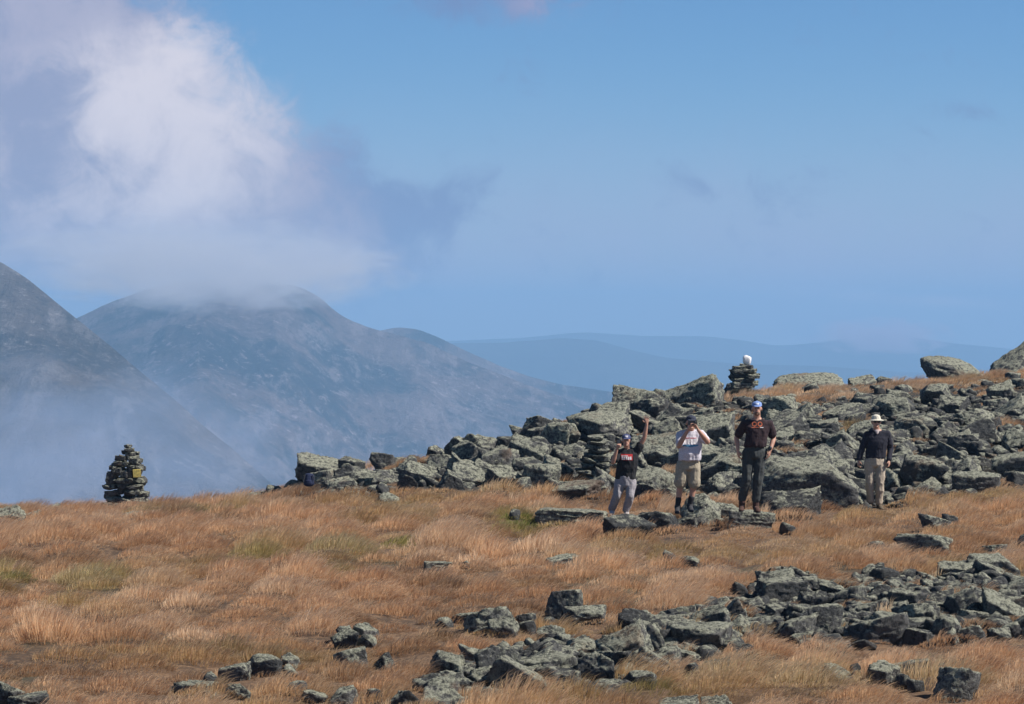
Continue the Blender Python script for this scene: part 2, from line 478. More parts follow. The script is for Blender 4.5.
def mist(name, label, u, v, D, ru, rv, depth, density, seed, colour=(0.90, 0.89, 0.95, 1)):
    m, w = material(name)
    tc = w.n('ShaderNodeTexCoord').outputs['Object']       # object space: -1..1
    gr = w.n('ShaderNodeVectorMath', operation='LENGTH'); w.l(tc, gr.inputs[0])
    n = w.noise(w.mapping(tc, loc=(seed, seed * 2.1, seed * 0.7), scale=(1.6, 1.0, 0.8)), 2.4, 7, 0.68, 0.5)
    fall = w.m('SUBTRACT', 1.0, gr.outputs['Value'])
    d = w.step(w.m('ADD', w.m('MULTIPLY', fall, 0.45), w.m('MULTIPLY', w.m('SUBTRACT', n, 0.52), 1.2)), 0.0, 0.42)
    d = w.m('MULTIPLY', d, w.step(fall, 0.0, 0.12))
    pv = w.n('ShaderNodeVolumePrincipled'); pv.inputs['Color'].default_value = colour
    w.l(w.m('MULTIPLY', d, density), pv.inputs['Density'])
    o = w.n('ShaderNodeOutputMaterial'); w.l(pv.outputs[0], o.inputs['Volume'])
    bm = bmesh.new(); bmesh.ops.create_icosphere(bm, subdivisions=3, radius=1.0)
    me = bpy.data.meshes.new(name); bm.to_mesh(me); bm.free(); me.materials.append(m)
    ob = link(name, me, kind='stuff', label=label)
    ob.location = at(u, v, D); ob.scale = (ru / F * D, depth, rv / F * D)
    return ob
build_haze()
mist('cloud_mist', 'pale cloud sitting on the summit of the middle mountain', 222, 266, 4150, 215, 52, 900, 0.0055, 5.4)
mist('hill_cloud', 'small mauve wisp of cloud over the far blue hills', 880, 336, 9000, 80, 22, 600, 0.006, 2.2, (0.70, 0.66, 0.86, 1))


mist('valley_mist', 'thin mist hanging in the valley below the left mountain spur', 30, 470, 1900, 360, 130, 500, 0.0018, 7.7, (0.62, 0.74, 1.0, 1))


# ------------------------------------------------------------------ rocks
def rock_material():
    m, w = material('lichened_rock')
    oi = w.n('ShaderNodeObjectInfo')
    tc = w.n('ShaderNodeTexCoord').outputs['Object']
    geo = w.n('ShaderNodeNewGeometry')
    off = w.n('ShaderNodeVectorMath', operation='SCALE'); off.inputs[0].default_value = (13, 7, 29)
    w.l(oi.outputs['Random'], off.inputs['Scale'])
    p = w.n('ShaderNodeVectorMath', operation='ADD'); w.l(geo.outputs['Position'], p.inputs[0]); w.l(off.outputs[0], p.inputs[1])
    p = p.outputs[0]
    n1 = w.noise(p, 2.6, 6, 0.62); n2 = w.noise(p, 11.0, 7, 0.78); n3 = w.noise(p, 26.0, 5, 0.8)
    vo = w.n('ShaderNodeTexVoronoi'); w.l(p, vo.inputs['Vector']); vo.inputs['Scale'].default_value = 9.0; vo.inputs['Randomness'].default_value = 1
    r = oi.outputs['Random']
    tone = w.m('POWER', r, 0.8)
    base = w.mix(tone, (0.06, 0.062, 0.064), (0.19, 0.185, 0.175))
    lich = w.mix(w.step(n3, 0.3, 0.7), (0.20, 0.205, 0.15), (0.45, 0.45, 0.35))
    amt = w.m('ADD', w.m('MULTIPLY', n1, 0.55), w.m('MULTIPLY', n2, 0.45))
    sepn = w.n('ShaderNodeSeparateXYZ'); w.l(geo.outputs['Normal'], sepn.inputs[0])
    amt = w.m('ADD', amt, w.m('MULTIPLY', w.m('SUBTRACT', sepn.outputs[2], 0.35), 0.15))  # more lichen on up-facing sides; the darker flanks paint in shade contrast
    amt = w.m('ADD', amt, w.m('MULTIPLY', w.m('SUBTRACT', tone, 0.5), 0.13))
    c = w.mix(w.step(amt, 0.47, 0.58), base, lich)
    c = w.mix(w.m('MULTIPLY', w.step(n2, 0.52, 0.42), 0.85), c, (0.028, 0.03, 0.032))
    c = w.mix(w.m('MULTIPLY', w.step(n3, 0.47, 0.36), 0.6), c, (0.05, 0.052, 0.05))
    c = w.mix(w.m('MULTIPLY', w.step(n3, 0.58, 0.70), 0.6), c, (0.42, 0.42, 0.37))
    c = w.mix(w.m('MULTIPLY', w.step(vo.outputs['Distance'], 0.22, 0.12), w.step(n1, 0.5, 0.62)), c, (0.38, 0.39, 0.30))
    rust = w.noise(w.mapping(p, loc=(5, 9, 3)), 1.3, 4, 0.6)
    c = w.mix(w.m('MULTIPLY', w.step(rust, 0.60, 0.72), 0.5), c, (0.20, 0.13, 0.085))
    cv = w.n('ShaderNodeTexVoronoi', feature='DISTANCE_TO_EDGE'); cv.inputs['Scale'].default_value = 2.4
    wob = w.n('ShaderNodeVectorMath', operation='SCALE'); nc = w.n('ShaderNodeTexNoise'); w.l(p, nc.inputs['Vector']); nc.inputs['Scale'].default_value = 3.0
    w.l(nc.outputs['Color'], wob.inputs[0]); wob.inputs['Scale'].default_value = 0.5
    pc = w.n('ShaderNodeVectorMath', operation='ADD'); w.l(w.mapping(p, rot=(0.3, 0.2, 0), scale=(0.8, 0.8, 1.7)), pc.inputs[0]); w.l(wob.outputs[0], pc.inputs[1]); w.l(pc.outputs[0], cv.inputs['Vector'])
    crack = w.m('MULTIPLY', w.step(cv.outputs['Distance'], 0.035, 0.008), w.step(n1, 0.44, 0.54))
    c = w.mix(w.m('MULTIPLY', crack, 0.12), c, (0.025, 0.025, 0.025))
    b = w.n('ShaderNodeBsdfPrincipled'); w.l(c, b.inputs['Base Color']); b.inputs['Roughness'].default_value = 0.85
    b.inputs['Specular IOR Level'].default_value = 0.3
    bp = w.n('ShaderNodeBump'); bp.inputs['Strength'].default_value = 1.0; bp.inputs['Distance'].default_value = 0.06
    w.l(w.m('SUBTRACT', w.m('ADD', n2, w.m('MULTIPLY', n3, 0.5)), w.m('MULTIPLY', crack, 0.12)), bp.inputs['Height']); w.l(bp.outputs[0], b.inputs['Normal'])
    o = w.n('ShaderNodeOutputMaterial'); w.l(b.outputs[0], o.inputs[0])
    return m
M_rock = rock_material()


def ico(sub):
    bm = bmesh.new(); bmesh.ops.create_icosphere(bm, subdivisions=sub, radius=1.0)
    v = np.array([q.co[:] for q in bm.verts]); f = np.array([[q.index for q in t.verts] for t in bm.faces])
    bm.free(); return v, f
ICO = {s: ico(s) for s in (2, 3, 5)}


def rock_shape(seed, kind, sub=5, detail=1.0):
    """kind: block, slab, wedge, round, shard; returns verts in a unit bounding box (-.5 to .5)"""
    rg = np.random.RandomState(seed)
    d, f = ICO[sub]
    if kind == 'round': n, lo, hi, ani = 22, 0.8, 1.0, (1, 1, 1)
    elif kind == 'slab': n, lo, hi, ani = 11, 0.62, 1.0, (1, 1, 1.0)
    elif kind == 'wedge': n, lo, hi, ani = 8, 0.45, 0.85, (1, 1, 1)
    elif kind == 'shard': n, lo, hi, ani = 9, 0.4, 1.0, (1, 1, 1)
    else: n, lo, hi, ani = 8, 0.55, 1.0, (1, 1, 1)
    N = rg.normal(size=(n, 3)); N /= np.linalg.norm(N, axis=1)[:, None]
    H = rg.uniform(lo, hi, n)
    ax = np.array([[1, 0, 0], [-1, 0, 0], [0, 1, 0], [0, -1, 0], [0, 0, 1], [0, 0, -1]], float) + rg.normal(size=(6, 3)) * (0.22 if kind != 'slab' else 0.10)
    ax /= np.linalg.norm(ax, axis=1)[:, None]
    hs = rg.uniform(0.7, 0.95, 6)
    if kind in ('slab', 'shard'): hs[4] = rg.uniform(0.4, 0.6)
    if kind == 'wedge': ax[4] = np.array([rg.uniform(-1, 1), rg.uniform(-.6, .1), 1.0]); ax[4] /= np.linalg.norm(ax[4]); hs[4] = 0.42
    N = np.vstack([N, ax]); H = np.concatenate([H, hs])
    q = np.maximum(d @ N.T, 1e-3) / H
    sh = 80 if kind != 'round' else 9
    r = 1.0 / (np.sum(q ** sh, axis=1) ** (1.0 / sh))
    v = d * r[:, None]
    nz = fbm(v * 2.1, 4, seed + 3, 0.6); fine = fbm(v * 7.0, 4, seed + 7, 0.65)
    lay = vnoise(v * np.array([1.2, 1.2, 9.0]), seed + 1)
    lay = np.sign(lay) * np.abs(lay) ** 0.5
    v = v * (1 + detail * (0.10 * nz + 0.085 * fine + 0.02 * vnoise(v * 17, seed + 21)))[:, None] + detail * (0.022 if kind in ('slab', 'shard') else 0.006) * lay[:, None] * np.array([1, 1, 0.2])
    lo_, hi_ = v.min(0), v.max(0)
    v = (v - (lo_ + hi_) / 2) / (hi_ - lo_)
    return v, f


PROTO = {}
for kk, (kind, cnt) in enumerate([('block', 8), ('slab', 7), ('wedge', 6), ('round', 4), ('shard', 4)]):
    PROTO[kind] = []
    for i in range(cnt):
        v, f = rock_shape(100 * kk + i * 7 + 11, kind)
        PROTO[kind].append(mesh_np('rock_' + kind, v, f.ravel(), np.full(len(f), 3), M_rock, True))
rnd = random.Random(12)

# (u, lowest visible row, width, height in pixels, kind, tilt about the view axis in degrees)
HERO = [
    (955, 371, 62, 20, 'round', 5), (1018, 374, 58, 27, 'block', -8), (810, 383, 64, 13, 'round', 0), (863, 378, 26, 8, 'slab', 8), (884, 378, 15, 9, 'round', 0),
    (789, 379, 20, 7, 'block', 0), (738, 386, 26, 11, 'round', 0),
    (633, 414, 46, 28, 'block', 14), (660, 412, 24, 27, 'wedge', 0), (694, 407, 54, 26, 'slab', -14), (612, 424, 34, 22, 'wedge', 0), (605, 437, 58, 20, 'slab', 5),
    (579, 433, 26, 20, 'block', 0), (565, 449, 22, 26, 'block', 12), (667, 433, 20, 32, 'shard', 50), (713, 448, 50, 34, 'block', -10), (713, 474, 42, 30, 'block', 20),
    (658, 466, 52, 26, 'slab', -18), (652, 500, 58, 30, 'round', 0), (607, 497, 32, 30, 'block', 6), (577, 502, 46, 15, 'slab', 0), (669, 502, 20, 13, 'round', 0),
    (808, 512, 90, 48, 'block', -4), (793, 522, 54, 28, 'slab', -14), (821, 470, 48, 25, 'wedge', 0), (833, 450, 36, 13, 'slab', 6), (787, 440, 44, 22, 'slab', -24),
    (775, 474, 34, 18, 'block', 0), (724, 452, 24, 15, 'block', 0), (916, 492, 46, 42, 'block', 34), (1018, 480, 54, 28, 'slab', -12), (976, 494, 44, 20, 'slab', -5),
    (912, 439, 34, 21, 'block', 0), (976, 431, 38, 19, 'block', 0), (937, 406, 30, 19, 'wedge', 0), (1001, 401, 28, 17, 'wedge', 0), (899, 405, 22, 14, 'block', 0),
    (322, 482, 60, 27, 'slab', 20), (352, 479, 26, 22, 'block', 0), (384, 472, 28, 25, 'block', -15), (337, 491, 28, 14, 'block', 0), (311, 483, 20, 9, 'round', 0),
    (296, 485, 22, 11, 'round', 0), (420, 484, 34, 24, 'block', 10), (405, 456, 28, 10, 'slab', 0), (436, 459, 20, 13, 'block', 0), (462, 460, 30, 27, 'wedge', 0),
    (408, 494, 20, 16, 'wedge', 0), (388, 503, 20, 11, 'round', 0), (468, 486, 42, 15, 'slab', 8), (556, 450, 34, 27, 'block', 0), (496, 474, 52, 27, 'block', 8),
    (530, 465, 38, 29, 'block', 0), (529, 478, 34, 18, 'block', -6), (503, 474, 18, 11, 'round', 0), (557, 484, 38, 23, 'block', 0), (258, 490, 28, 12, 'round', 0), (275, 488, 20, 13, 'block', 0),
    (572, 528, 62, 14, 'slab', 0), (623, 543, 46, 22, 'block', 0), (657, 534, 40, 23, 'round', 0), (702, 527, 36, 27, 'wedge', 0), (727, 524, 28, 15, 'block', 0),
    (751, 529, 44, 15, 'slab', 0), (683, 529, 28, 13, 'slab', 0), (562, 565, 34, 12, 'slab', 0), (437, 572, 30, 10, 'slab', 0), (688, 568, 24, 11, 'round', 0),
    (925, 555, 56, 22, 'slab', 3), (935, 534, 28, 13, 'block', 0), (996, 549, 28, 10, 'slab', 0), (992, 580, 52, 27, 'block', -6), (879, 603, 28, 20, 'wedge', 0),
    (811, 593, 30, 20, 'wedge', 0), (779, 604, 52, 28, 'slab', 4), (776, 583, 34, 14, 'block', 0), (798, 642, 38, 32, 'block', 20), (827, 640, 38, 34, 'block', 0),
    (884, 646, 66, 33, 'slab', -8), (906, 616, 40, 25, 'block', 0), (938, 610, 36, 24, 'block', 0), (945, 642, 30, 26, 'round', 0), (963, 624, 28, 36, 'shard', 60),
    (984, 622, 22, 22, 'block', 0), (971, 647, 32, 20, 'round', 0), (838, 683, 28, 20, 'block', 0), (886, 690, 40, 22, 'block', 0), (912, 678, 40, 18, 'slab', 0),
    (956, 702, 42, 36, 'block', 0), (850, 610, 38, 23, 'block', 0), (866, 622, 30, 17, 'slab', 0), (565, 620, 42, 35, 'wedge', 0), (586, 624, 46, 19, 'slab', 0),
    (527, 629, 22, 17, 'block', 0), (504, 638, 32, 23, 'block', 0), (630, 664, 54, 38, 'slab', -24), (681, 624, 40, 19, 'slab', 0), (726, 609, 24, 16, 'wedge', 0),
    (697, 654, 62, 30, 'slab', 5), (767, 592, 28, 24, 'block', 0), (751, 634, 28, 19, 'block', 0), (564, 677, 36, 30, 'block', 0), (599, 686, 40, 34, 'block', -12),
    (665, 666, 36, 23, 'block', 0), (548, 688, 32, 21, 'round', 0), (678, 709, 40, 16, 'slab', 0), (506, 680, 36, 31, 'block', 0), (490, 636, 52, 27, 'slab', -8),
    (467, 625, 30, 13, 'slab', 0), (345, 646, 28, 21, 'block', 0), (366, 645, 22, 15, 'round', 0), (352, 666, 34, 20, 'slab', -10), (438, 673, 24, 12, 'round', 0),
    (495, 684, 46, 38, 'block', 0), (466, 688, 18, 23, 'block', 0), (450, 695, 32, 15, 'block', 0), (441, 711, 46, 20, 'slab', 0), (263, 678, 38, 27, 'block', 0),
    (290, 668, 20, 17, 'block', 0), (342, 704, 36, 20, 'block', 0), (314, 702, 26, 13, 'slab', 0), (197, 699, 44, 22, 'slab', -6), (234, 686, 32, 20, 'slab', 0),
    (9, 528, 30, 17, 'block', 0), (30, 713, 44, 16, 'slab', 0), (640, 690, 34, 22, 'block', 0), (718, 668, 26, 14, 'block', 0), (1012, 640, 24, 20, 'round', 0), (1004, 612, 24, 20, 'block', 0),
    (128, 521, 18, 7, 'slab', 0), (530, 690, 24, 18, 'block', 0), (36, 521, 16, 8, 'block', 0), (58, 517, 14, 9, 'block', 0),
]

rocks = []        # dict(x,y,w,d,h,kind,tilt,u,v,pw,ph)
def add_rock(u, vb, pw, ph, kind, tilt, hero=False, y=None):
    y0 = depth_of(u, vb) if y is None else y
    w_, h_ = pw / F * y0, ph / F * y0
    d_ = max(h_ * 1.1, w_ * rnd.uniform(0.6, 0.95))
    yc = y0 + d_ * 0.35
    x = (u - 512) / F * yc
    rocks.append(dict(x=x, y=yc, w=w_ * 1.06, d=d_, h=h_ * (1.45 if vb < 512 else 1.5), kind=kind, tilt=tilt, u=u, v=vb - ph / 2, pw=pw, ph=ph, hero=hero, y0=y0))
for hrow in HERO:
    add_rock(*hrow, hero=True)
    if hrow[1] > 545:
        for kk_ in 'wdh': rocks[-1][kk_] *= 0.88
KEEP_OFF = [(875, 510, 16), (876, 500, 14), (751, 522, 16), (683, 520, 14), (620, 522, 14), (593, 482, 22), (743, 384, 14), (124, 497, 25)]      # cairns stand here (u, ground row, half width)
tries = 0
fills = []
while tries < 50000 and len(rocks) < 1160:
    tries += 1
    z = rnd.random()
    if z < 0.66:
        u = rnd.uniform(250, 1130); v = rnd.uniform(350, 512)
        if not in_talus(u, v): continue
        mixed = bool(in_mixed(u, v))
        if mixed and rnd.random() < 0.30: continue
    else:
        u = rnd.uniform(430, 1130); v = rnd.uniform(575, 712)
        if not in_band(u, v): continue
        mixed = False
    y = depth_of(u, v)
    if v < float(gv(u, y)[0]) - 1.0: continue
    s = min(0.95, max(0.22, rnd.lognormvariate(math.log(0.40), 0.45)))
    if mixed: s *= 0.75
    if z >= 0.66: s *= 0.58
    x = (u - 512) / F * y
    ok = True
    for r in rocks:
        dx = (r['x'] - x) / (0.5 * (r['w'] + s)); dy = (r['y'] - y) / (0.5 * (r['d'] + s))
        if dx * dx + dy * dy < 0.27: ok = False; break
    if not ok: continue
    if any(abs(u - k[0]) < k[2] and -6 < v - k[1] < 14 for k in KEEP_OFF): continue
    asp = rnd.uniform(0.30, 0.66)
    add_rock(u, v, s / y * F, s * asp / y * F, rnd.choice(['block', 'block', 'slab', 'slab', 'wedge', 'wedge', 'shard']), rnd.gauss(0, 20), y=y)

for r in [q for q in rocks if q['hero'] and q['v'] > 512]:
    for _ in range(1):
        s = rnd.uniform(0.16, 0.32); uu = r['u'] + rnd.choice([-1, 1]) * rnd.uniform(0.45, 1.1) * r['pw']; vv = r['v'] + r['ph'] / 2 + rnd.uniform(-7, 5)
        if any(abs(uu - k[0]) < k[2] and -6 < vv - k[1] < 14 for k in KEEP_OFF): continue
        yy = depth_of(uu, vv); add_rock(uu, vv, s / yy * F, s * rnd.uniform(0.5, 0.8) / yy * F, rnd.choice(['block', 'slab', 'wedge']), rnd.gauss(0, 15), y=yy)
LAND = [  # landmark phrase, u, v
    ('the tall cairn on the left crest', 124, 470), ('the cairn topped by a white stone', 743, 370), ('the flat-stone cairn behind the waving man', 593, 455),
    ('the black wedge on the skyline', 462, 445), ('the waving man', 622, 475), ('the man filming in shorts', 688, 463), ('the man in the blue cap', 755, 457),
    ('the man in the white hat', 875, 460), ('the overhanging rock on the skyline', 955, 358), ('the low end of the ridge', 300, 475),
    ('the dark bottom-right boulder', 956, 685), ('the pale flat rock at right', 925, 545), ('the black rock topping the foreground belt', 879, 592),
    ('the big wedge in the centre foreground', 565, 600), ('the long dark slab at bottom left', 197, 688), ('the lone dark slab below the men', 562, 560),
    ('the leaning foreground slab', 630, 648)]
SPECIAL = {
    (955, 371): 'wide low boulder overhanging the grassy skyline at right', (1018, 374): 'big sloping boulder rising at the right end of the skyline',
    (810, 383): 'low humped boulder lying along the skyline right of the white-topped cairn', (462, 460): 'black pointed wedge rock on the ridge skyline left of the waving man',
    (808, 512): 'largest boulder of the talus, pale green block beside the blue-capped man', (793, 522): 'grooved sloping slab right of the boots of the blue-capped man',
    (822, 470): 'pyramid rock left of the white-hatted man', (956, 702): 'dark jagged boulder alone in the bottom right corner',
    (925, 555): 'pale grey flat rock lying in the grass right of the white-hatted man', (879, 603): 'small black-faced wedge rock atop the right boulder belt',
    (565, 620): 'tall wedge boulder at the upper edge of the centre foreground rocks', (197, 699): 'long dark slab half buried in grass at bottom left',
    (562, 565): 'lone dark flat rock in the grass below the waving man', (630, 664): 'large slab leaning down to the right in the lower boulder belt',
    (623, 543): 'dark mossy boulder directly under the feet of the waving man', (702, 527): 'pyramid rock hiding a foot of the man filming',
    (751, 529): 'flat rock carrying the boots of the blue-capped man', (683, 529): 'flat rock under the shoes of the man in shorts',
    (437, 572): 'small flat rock alone in the middle of the golden grass', (633, 414): 'dark-faced rounded boulder at the top left of the talus skyline',
    (694, 407): 'broad ribbed slab on the skyline left of the white-topped cairn', (322, 482): 'long dark sloping slab at the low left end of the ridge',
    (9, 528): 'grey rock at the left edge of the photo on the grassy crest', (884, 646): 'broad flat slab in the middle of the right boulder belt',
    (652, 500): 'brownish rounded boulder between the waving man and the man in shorts', (572, 528): 'long low dark rock left of the waving man in the grass',
}


def rock_labels(sel):
    used = {}
    for r in sel:
        k = (r['u'], r['hero'] and round(r['v'] + r['ph'] / 2))
        lab = SPECIAL.get((r['u'], round(r['v'] + r['ph'] / 2))) if r['hero'] else None
        if lab is None:
            best = min((l for l in LAND if (l[1] - r['u']) ** 2 + (l[2] - r['v']) ** 2 > 220), key=lambda l: (l[1] - r['u']) ** 2 + ((l[2] - r['v']) * 1.3) ** 2)
            du, dv = r['u'] - best[1], r['v'] - best[2]
            hor = 'right' if du > 0 else 'left'; ver = 'above' if dv < 0 else 'below'
            if abs(du) < 9: rel = 'straight ' + ver
            elif abs(dv) < 7: rel = 'level and ' + hor + ' of'
            elif abs(du) > 2.2 * abs(dv): rel = hor + ' and slightly ' + ver
            elif abs(dv) > 2.2 * abs(du): rel = ver + ' and slightly ' + hor + ' of'
            else: rel = ver + ' and ' + hor + ' of'
            size = 'large' if r['pw'] > 40 else 'mid-sized' if r['pw'] > 26 else 'small' if r['pw'] > 17 else 'tiny'
            shp = {'block': 'blocky', 'slab': 'flat', 'wedge': 'pointed', 'round': 'rounded', 'shard': 'thin sharp'}[r['kind']]
            r['_k'] = (size, shp, rel, best[0]); used.setdefault(r['_k'], []).append(r)
        r['label'] = lab
    NUM = ['nearest', 'second', 'third', 'fourth', 'fifth', 'sixth', 'seventh', 'eighth', 'ninth', 'tenth']
    for k, rs in used.items():
        size, shp, rel, lm = k
        if len(rs) == 1: rs[0]['label'] = f'{size} {shp} rock {rel} {lm}'
        else:
            L = [l for l in LAND if l[0] == lm][0]
            rs.sort(key=lambda r: (r['u'] - L[1]) ** 2 + (r['v'] - L[2]) ** 2)
            for i, r in enumerate(rs): r['label'] = f'{NUM[min(i, 9)]} {size} {shp} rock {rel} {lm}'


def build_rocks():
    order = sorted(rocks, key=lambda r: -(r['pw'] * r['ph'] + (1e5 if r['hero'] else 0) - (1e7 if r['u'] > 1034 else 0)))
    sel, rest = order[:300], order[300:]
    rock_labels(sel)
    for r in sel:
        nm = 'boulder' if r['w'] > 0.75 else 'rock'
        grp = 'lichened rocks of the talus slope' if r['v'] < 512 else 'lichened rocks in the foreground grass'
        rh = random.Random(int(r['u'] * 31 + r['v'] * 7)) if r['hero'] else rnd
        r['proto'] = rh.choice(PROTO[r['kind']])
        o = link(nm, r['proto'], label=' '.join(r['label'].split()[:16]), category='rock', group=grp)
        z = gz(r['x'], r['y'])
        o.scale = (r['w'], r['d'], r['h'])
        flip = rnd.choice([0, 180])
        o.rotation_euler = (Matrix.Rotation(R(rnd.gauss(11, 9)), 3, 'X') @ Matrix.Rotation(R(r['tilt'] + rnd.gauss(0, 5)), 3, 'Y')
                            @ Matrix.Rotation(R(rnd.gauss(0, 16) + flip), 3, 'Z')).to_euler()
        if not in_talus(r['u'], r['v'] + r['ph'] / 2) or in_mixed(r['u'], r['v']):
            r['h'] += 0.05; o.scale = (r['w'] * 1.1, r['d'], r['h']); z -= 0.035 if r['v'] > 540 else -0.01
        zs = z
        vis = r['h'] / 1.45
        o.location = (r['x'], r['y'], zs + vis - r['h'] * 0.5)
    # everything smaller lies in one mass of rubble
    V, Fc, off = [], [], 0
    rg = np.random.RandomState(5)
    low = [rock_shape(900 + i, k, 3) for i, k in enumerate(['block', 'slab', 'wedge', 'block', 'round', 'shard'])]
    def put(x, y, z, w_, d_, h_):
        nonlocal off
        v, f = low[rg.randint(len(low))]
        E = np.array(Euler((rg.normal() * 0.25, rg.normal() * 0.25, rg.uniform(0, 6.28))).to_matrix())
        V.append((v * np.array([w_, d_, h_])) @ E.T + np.array([x, y, z])); Fc.append(f + off); off += len(v)
    for r in rest: put(r['x'], r['y'], gz(r['x'], r['y']) + r['h'] * 0.2, r['w'], r['d'], r['h'])
    n = 0
    while n < 3800:
        if rg.rand() < 0.7:
            u, v = rg.uniform(250, 1130), rg.uniform(350, 512)
            if not in_talus(u, v): continue
            if in_mixed(u, v) and rg.rand() < 0.4: continue
        else:
            u, v = rg.uniform(430, 1130), rg.uniform(570, 712)
            if not in_band(u, v): continue
        y = depth_of(u, v)
        if v < float(gv(u, y)[0]) - 1.0: continue
        y += rg.uniform(-.4, .4)
        x = (u - 512) / F * y; s = rg.uniform(0.12, 0.36)
        put(x, y, gz(x, y) + 0.02, s, s * rg.uniform(.6, 1), s * rg.uniform(0.4, .8)); n += 1
    V = np.vstack(V); Fc = np.vstack(Fc)
    link('rubble', mesh_np('rubble', V, Fc.ravel(), np.full(len(Fc), 3), M_rock, True), kind='stuff', label='small lichened stones filling the gaps between the boulders')
build_rocks()


# ------------------------------------------------------------------ cairns
def cairn(u0, vbase, y0, stones, label, group, seed, sub_back=True, cap=None, plate=None):
    """stones: (column offset, height of the centre above the base, width, height) in pixels of the frame"""
    rg = random.Random(seed)
    p = y0 / F
    root = empty('cairn', at(u0, vbase, y0), label=label, category='cairn', group=group)
    kinds = ['slab', 'slab', 'block', 'slab']
    n = 0
    for (dx, dz, w_, h_) in stones:
        for k in ((0, 1, 2) if sub_back else (0,)):
            n += 1
            if k == 1 and w_ < 7: continue
            if k == 2 and w_ < 9: continue
            st = link('stone', rg.choice(PROTO[rg.choice(kinds)]), root)
            ww, hh = w_ * p * rg.uniform(1.0, 1.12), h_ * p * 1.12
            dd = min(max(ww * rg.uniform(0.75, 1.0), hh), 0.36)
            st.scale = (ww, dd, hh)
            st.location = (dx * p + (rg.uniform(-.12, .12) * ww if k else 0), rg.uniform(-0.04, 0.04) + k * 0.27 - 0.2, dz * p + (rg.uniform(-.2, .2) * hh if k else 0))
            st.rotation_euler = (R(rg.gauss(0, 4)), R(rg.gauss(0, 5)), R(rg.gauss(0, 14) + rg.choice([0, 180])))
    if cap:
        dx, dz, w_, h_ = cap
        v, f = rock_shape(seed + 5, 'round', 3, 0.7)
        m = simple_mat('white_quartz', (0.80, 0.78, 0.78), 0.6, 0.12, 9.0, bump=0.4)
        o = link('capstone', mesh_np('capstone', v, f.ravel(), np.full(len(f), 3), m, True), root, label='white egg-shaped quartz stone on top')
        o.scale = (w_ * p, w_ * p, h_ * p); o.location = (dx * p, 0, dz * p)
    if plate:
        dx, dz, w_, h_ = plate
        m = simple_mat('yellow_paint', (0.62, 0.50, 0.14), 0.7, 0.3, 25.0)
        bm = bmesh.new(); bmesh.ops.create_cube(bm, size=1.0)
        for q in bm.verts: q.co = Vector((q.co.x * w_ * p, q.co.y * 0.05, q.co.z * h_ * p))
        bmesh.ops.bevel(bm, geom=bm.edges[:], offset=0.008, segments=2, affect='EDGES')
        me = bpy.data.meshes.new('marker'); bm.to_mesh(me); bm.free(); me.materials.append(m)
        o = link('marker', me, root, label='square yellow marker on the upper right of the cairn')
        o.location = (dx * p, -0.40, dz * p); o.rotation_euler = (R(4), R(-4), R(8))
    return root


# (dx, dz, w, h): the tall cairn, read off stone by stone
cairn(124, 508, 65.5, [
    (-13, 3, 17, 6), (12, 4, 18, 8), (0, 3, 16, 7), (-11, 9, 15, 6), (15, 8, 12, 7), (2, 8, 16, 6), (-11, 15, 13, 5), (9, 16, 16, 6), (-2, 17, 8, 6), (19, 14, 9, 5),
    (-13, 21, 12, 5), (11, 21, 16, 6), (0, 22, 12, 5), (-11, 27, 10, 5), (2, 27, 17, 6), (16, 27, 10, 7), (-9, 36, 7, 12), (-3, 37, 7, 9), (4, 34, 12, 8), (14, 34, 8, 6), (9, 40, 10, 6),
    (-5, 45, 11, 5), (3, 44, 8, 5), (13, 43, 8, 5), (9, 49, 9, 6), (-2, 50, 10, 5), (7, 54, 10, 4), (5, 58, 9, 4), (5, 62, 6, 4), (1, 56, 6, 4), (-12, 31, 9, 9), (-9, 41, 10, 5), (16, 40, 9, 5), (12, 47, 9, 5)],
    'tall cairn of stacked grey stones with a square yellow marker on the left crest', 'stone cairns along the ridge', 3, plate=(15, 35.5, 8, 8))
cairn(743, 388, 80.5, [
    (1, 8, 22, 6), (8, 12, 15, 5), (-6, 12, 15, 5), (-3, 16, 18, 6), (8, 17, 10, 5), (-4, 20, 12, 4), (4, 21, 11, 5), (0, 3, 26, 6)],
    'squat cairn topped by a white egg-shaped stone on the skyline', 'stone cairns along the ridge', 8, cap=(4, 28, 9, 10))
cairn(596, 487, 60.0, [
    (-6, 2, 26, 8), (8, 3, 14, 8), (-8, 9, 18, 7), (5, 8, 14, 7), (-9, 15, 20, 6), (4, 16, 18, 7), (-6, 21, 14, 5), (6, 22, 15, 5), (-4, 26, 18, 4.5), (7, 28, 12, 5), (1, 31, 17, 4.5),
    (-7, 31, 9, 5), (3, 36, 18, 4.5), (-4, 40, 14, 4), (2, 44, 18, 5), (-1, 49, 16, 5), (9, 36, 9, 4)],
    'wide cairn of flat stacked slabs standing just behind the waving man', 'stone cairns along the ridge', 21)


# ------------------------------------------------------------------ people
def hull(bm, pts):
    vs = [bm.verts.new(q) for q in pts]
    r = bmesh.ops.convex_hull(bm, input=vs)
    dead = [g for g in r.get('geom_interior', []) + r.get('geom_unused', []) if isinstance(g, bmesh.types.BMVert) and g.is_valid]
    if dead: bmesh.ops.delete(bm, geom=list(set(dead)), context='VERTS')


_ic = ICO[2][0]
def sph(c, r, rot=None):
    r = np.array(r if hasattr(r, '__len__') else (r, r, r), float)
    v = _ic * r
    if rot is not None: v = v @ np.array(Euler(rot).to_matrix()).T
    return [tuple(q) for q in (v + np.array(c))]


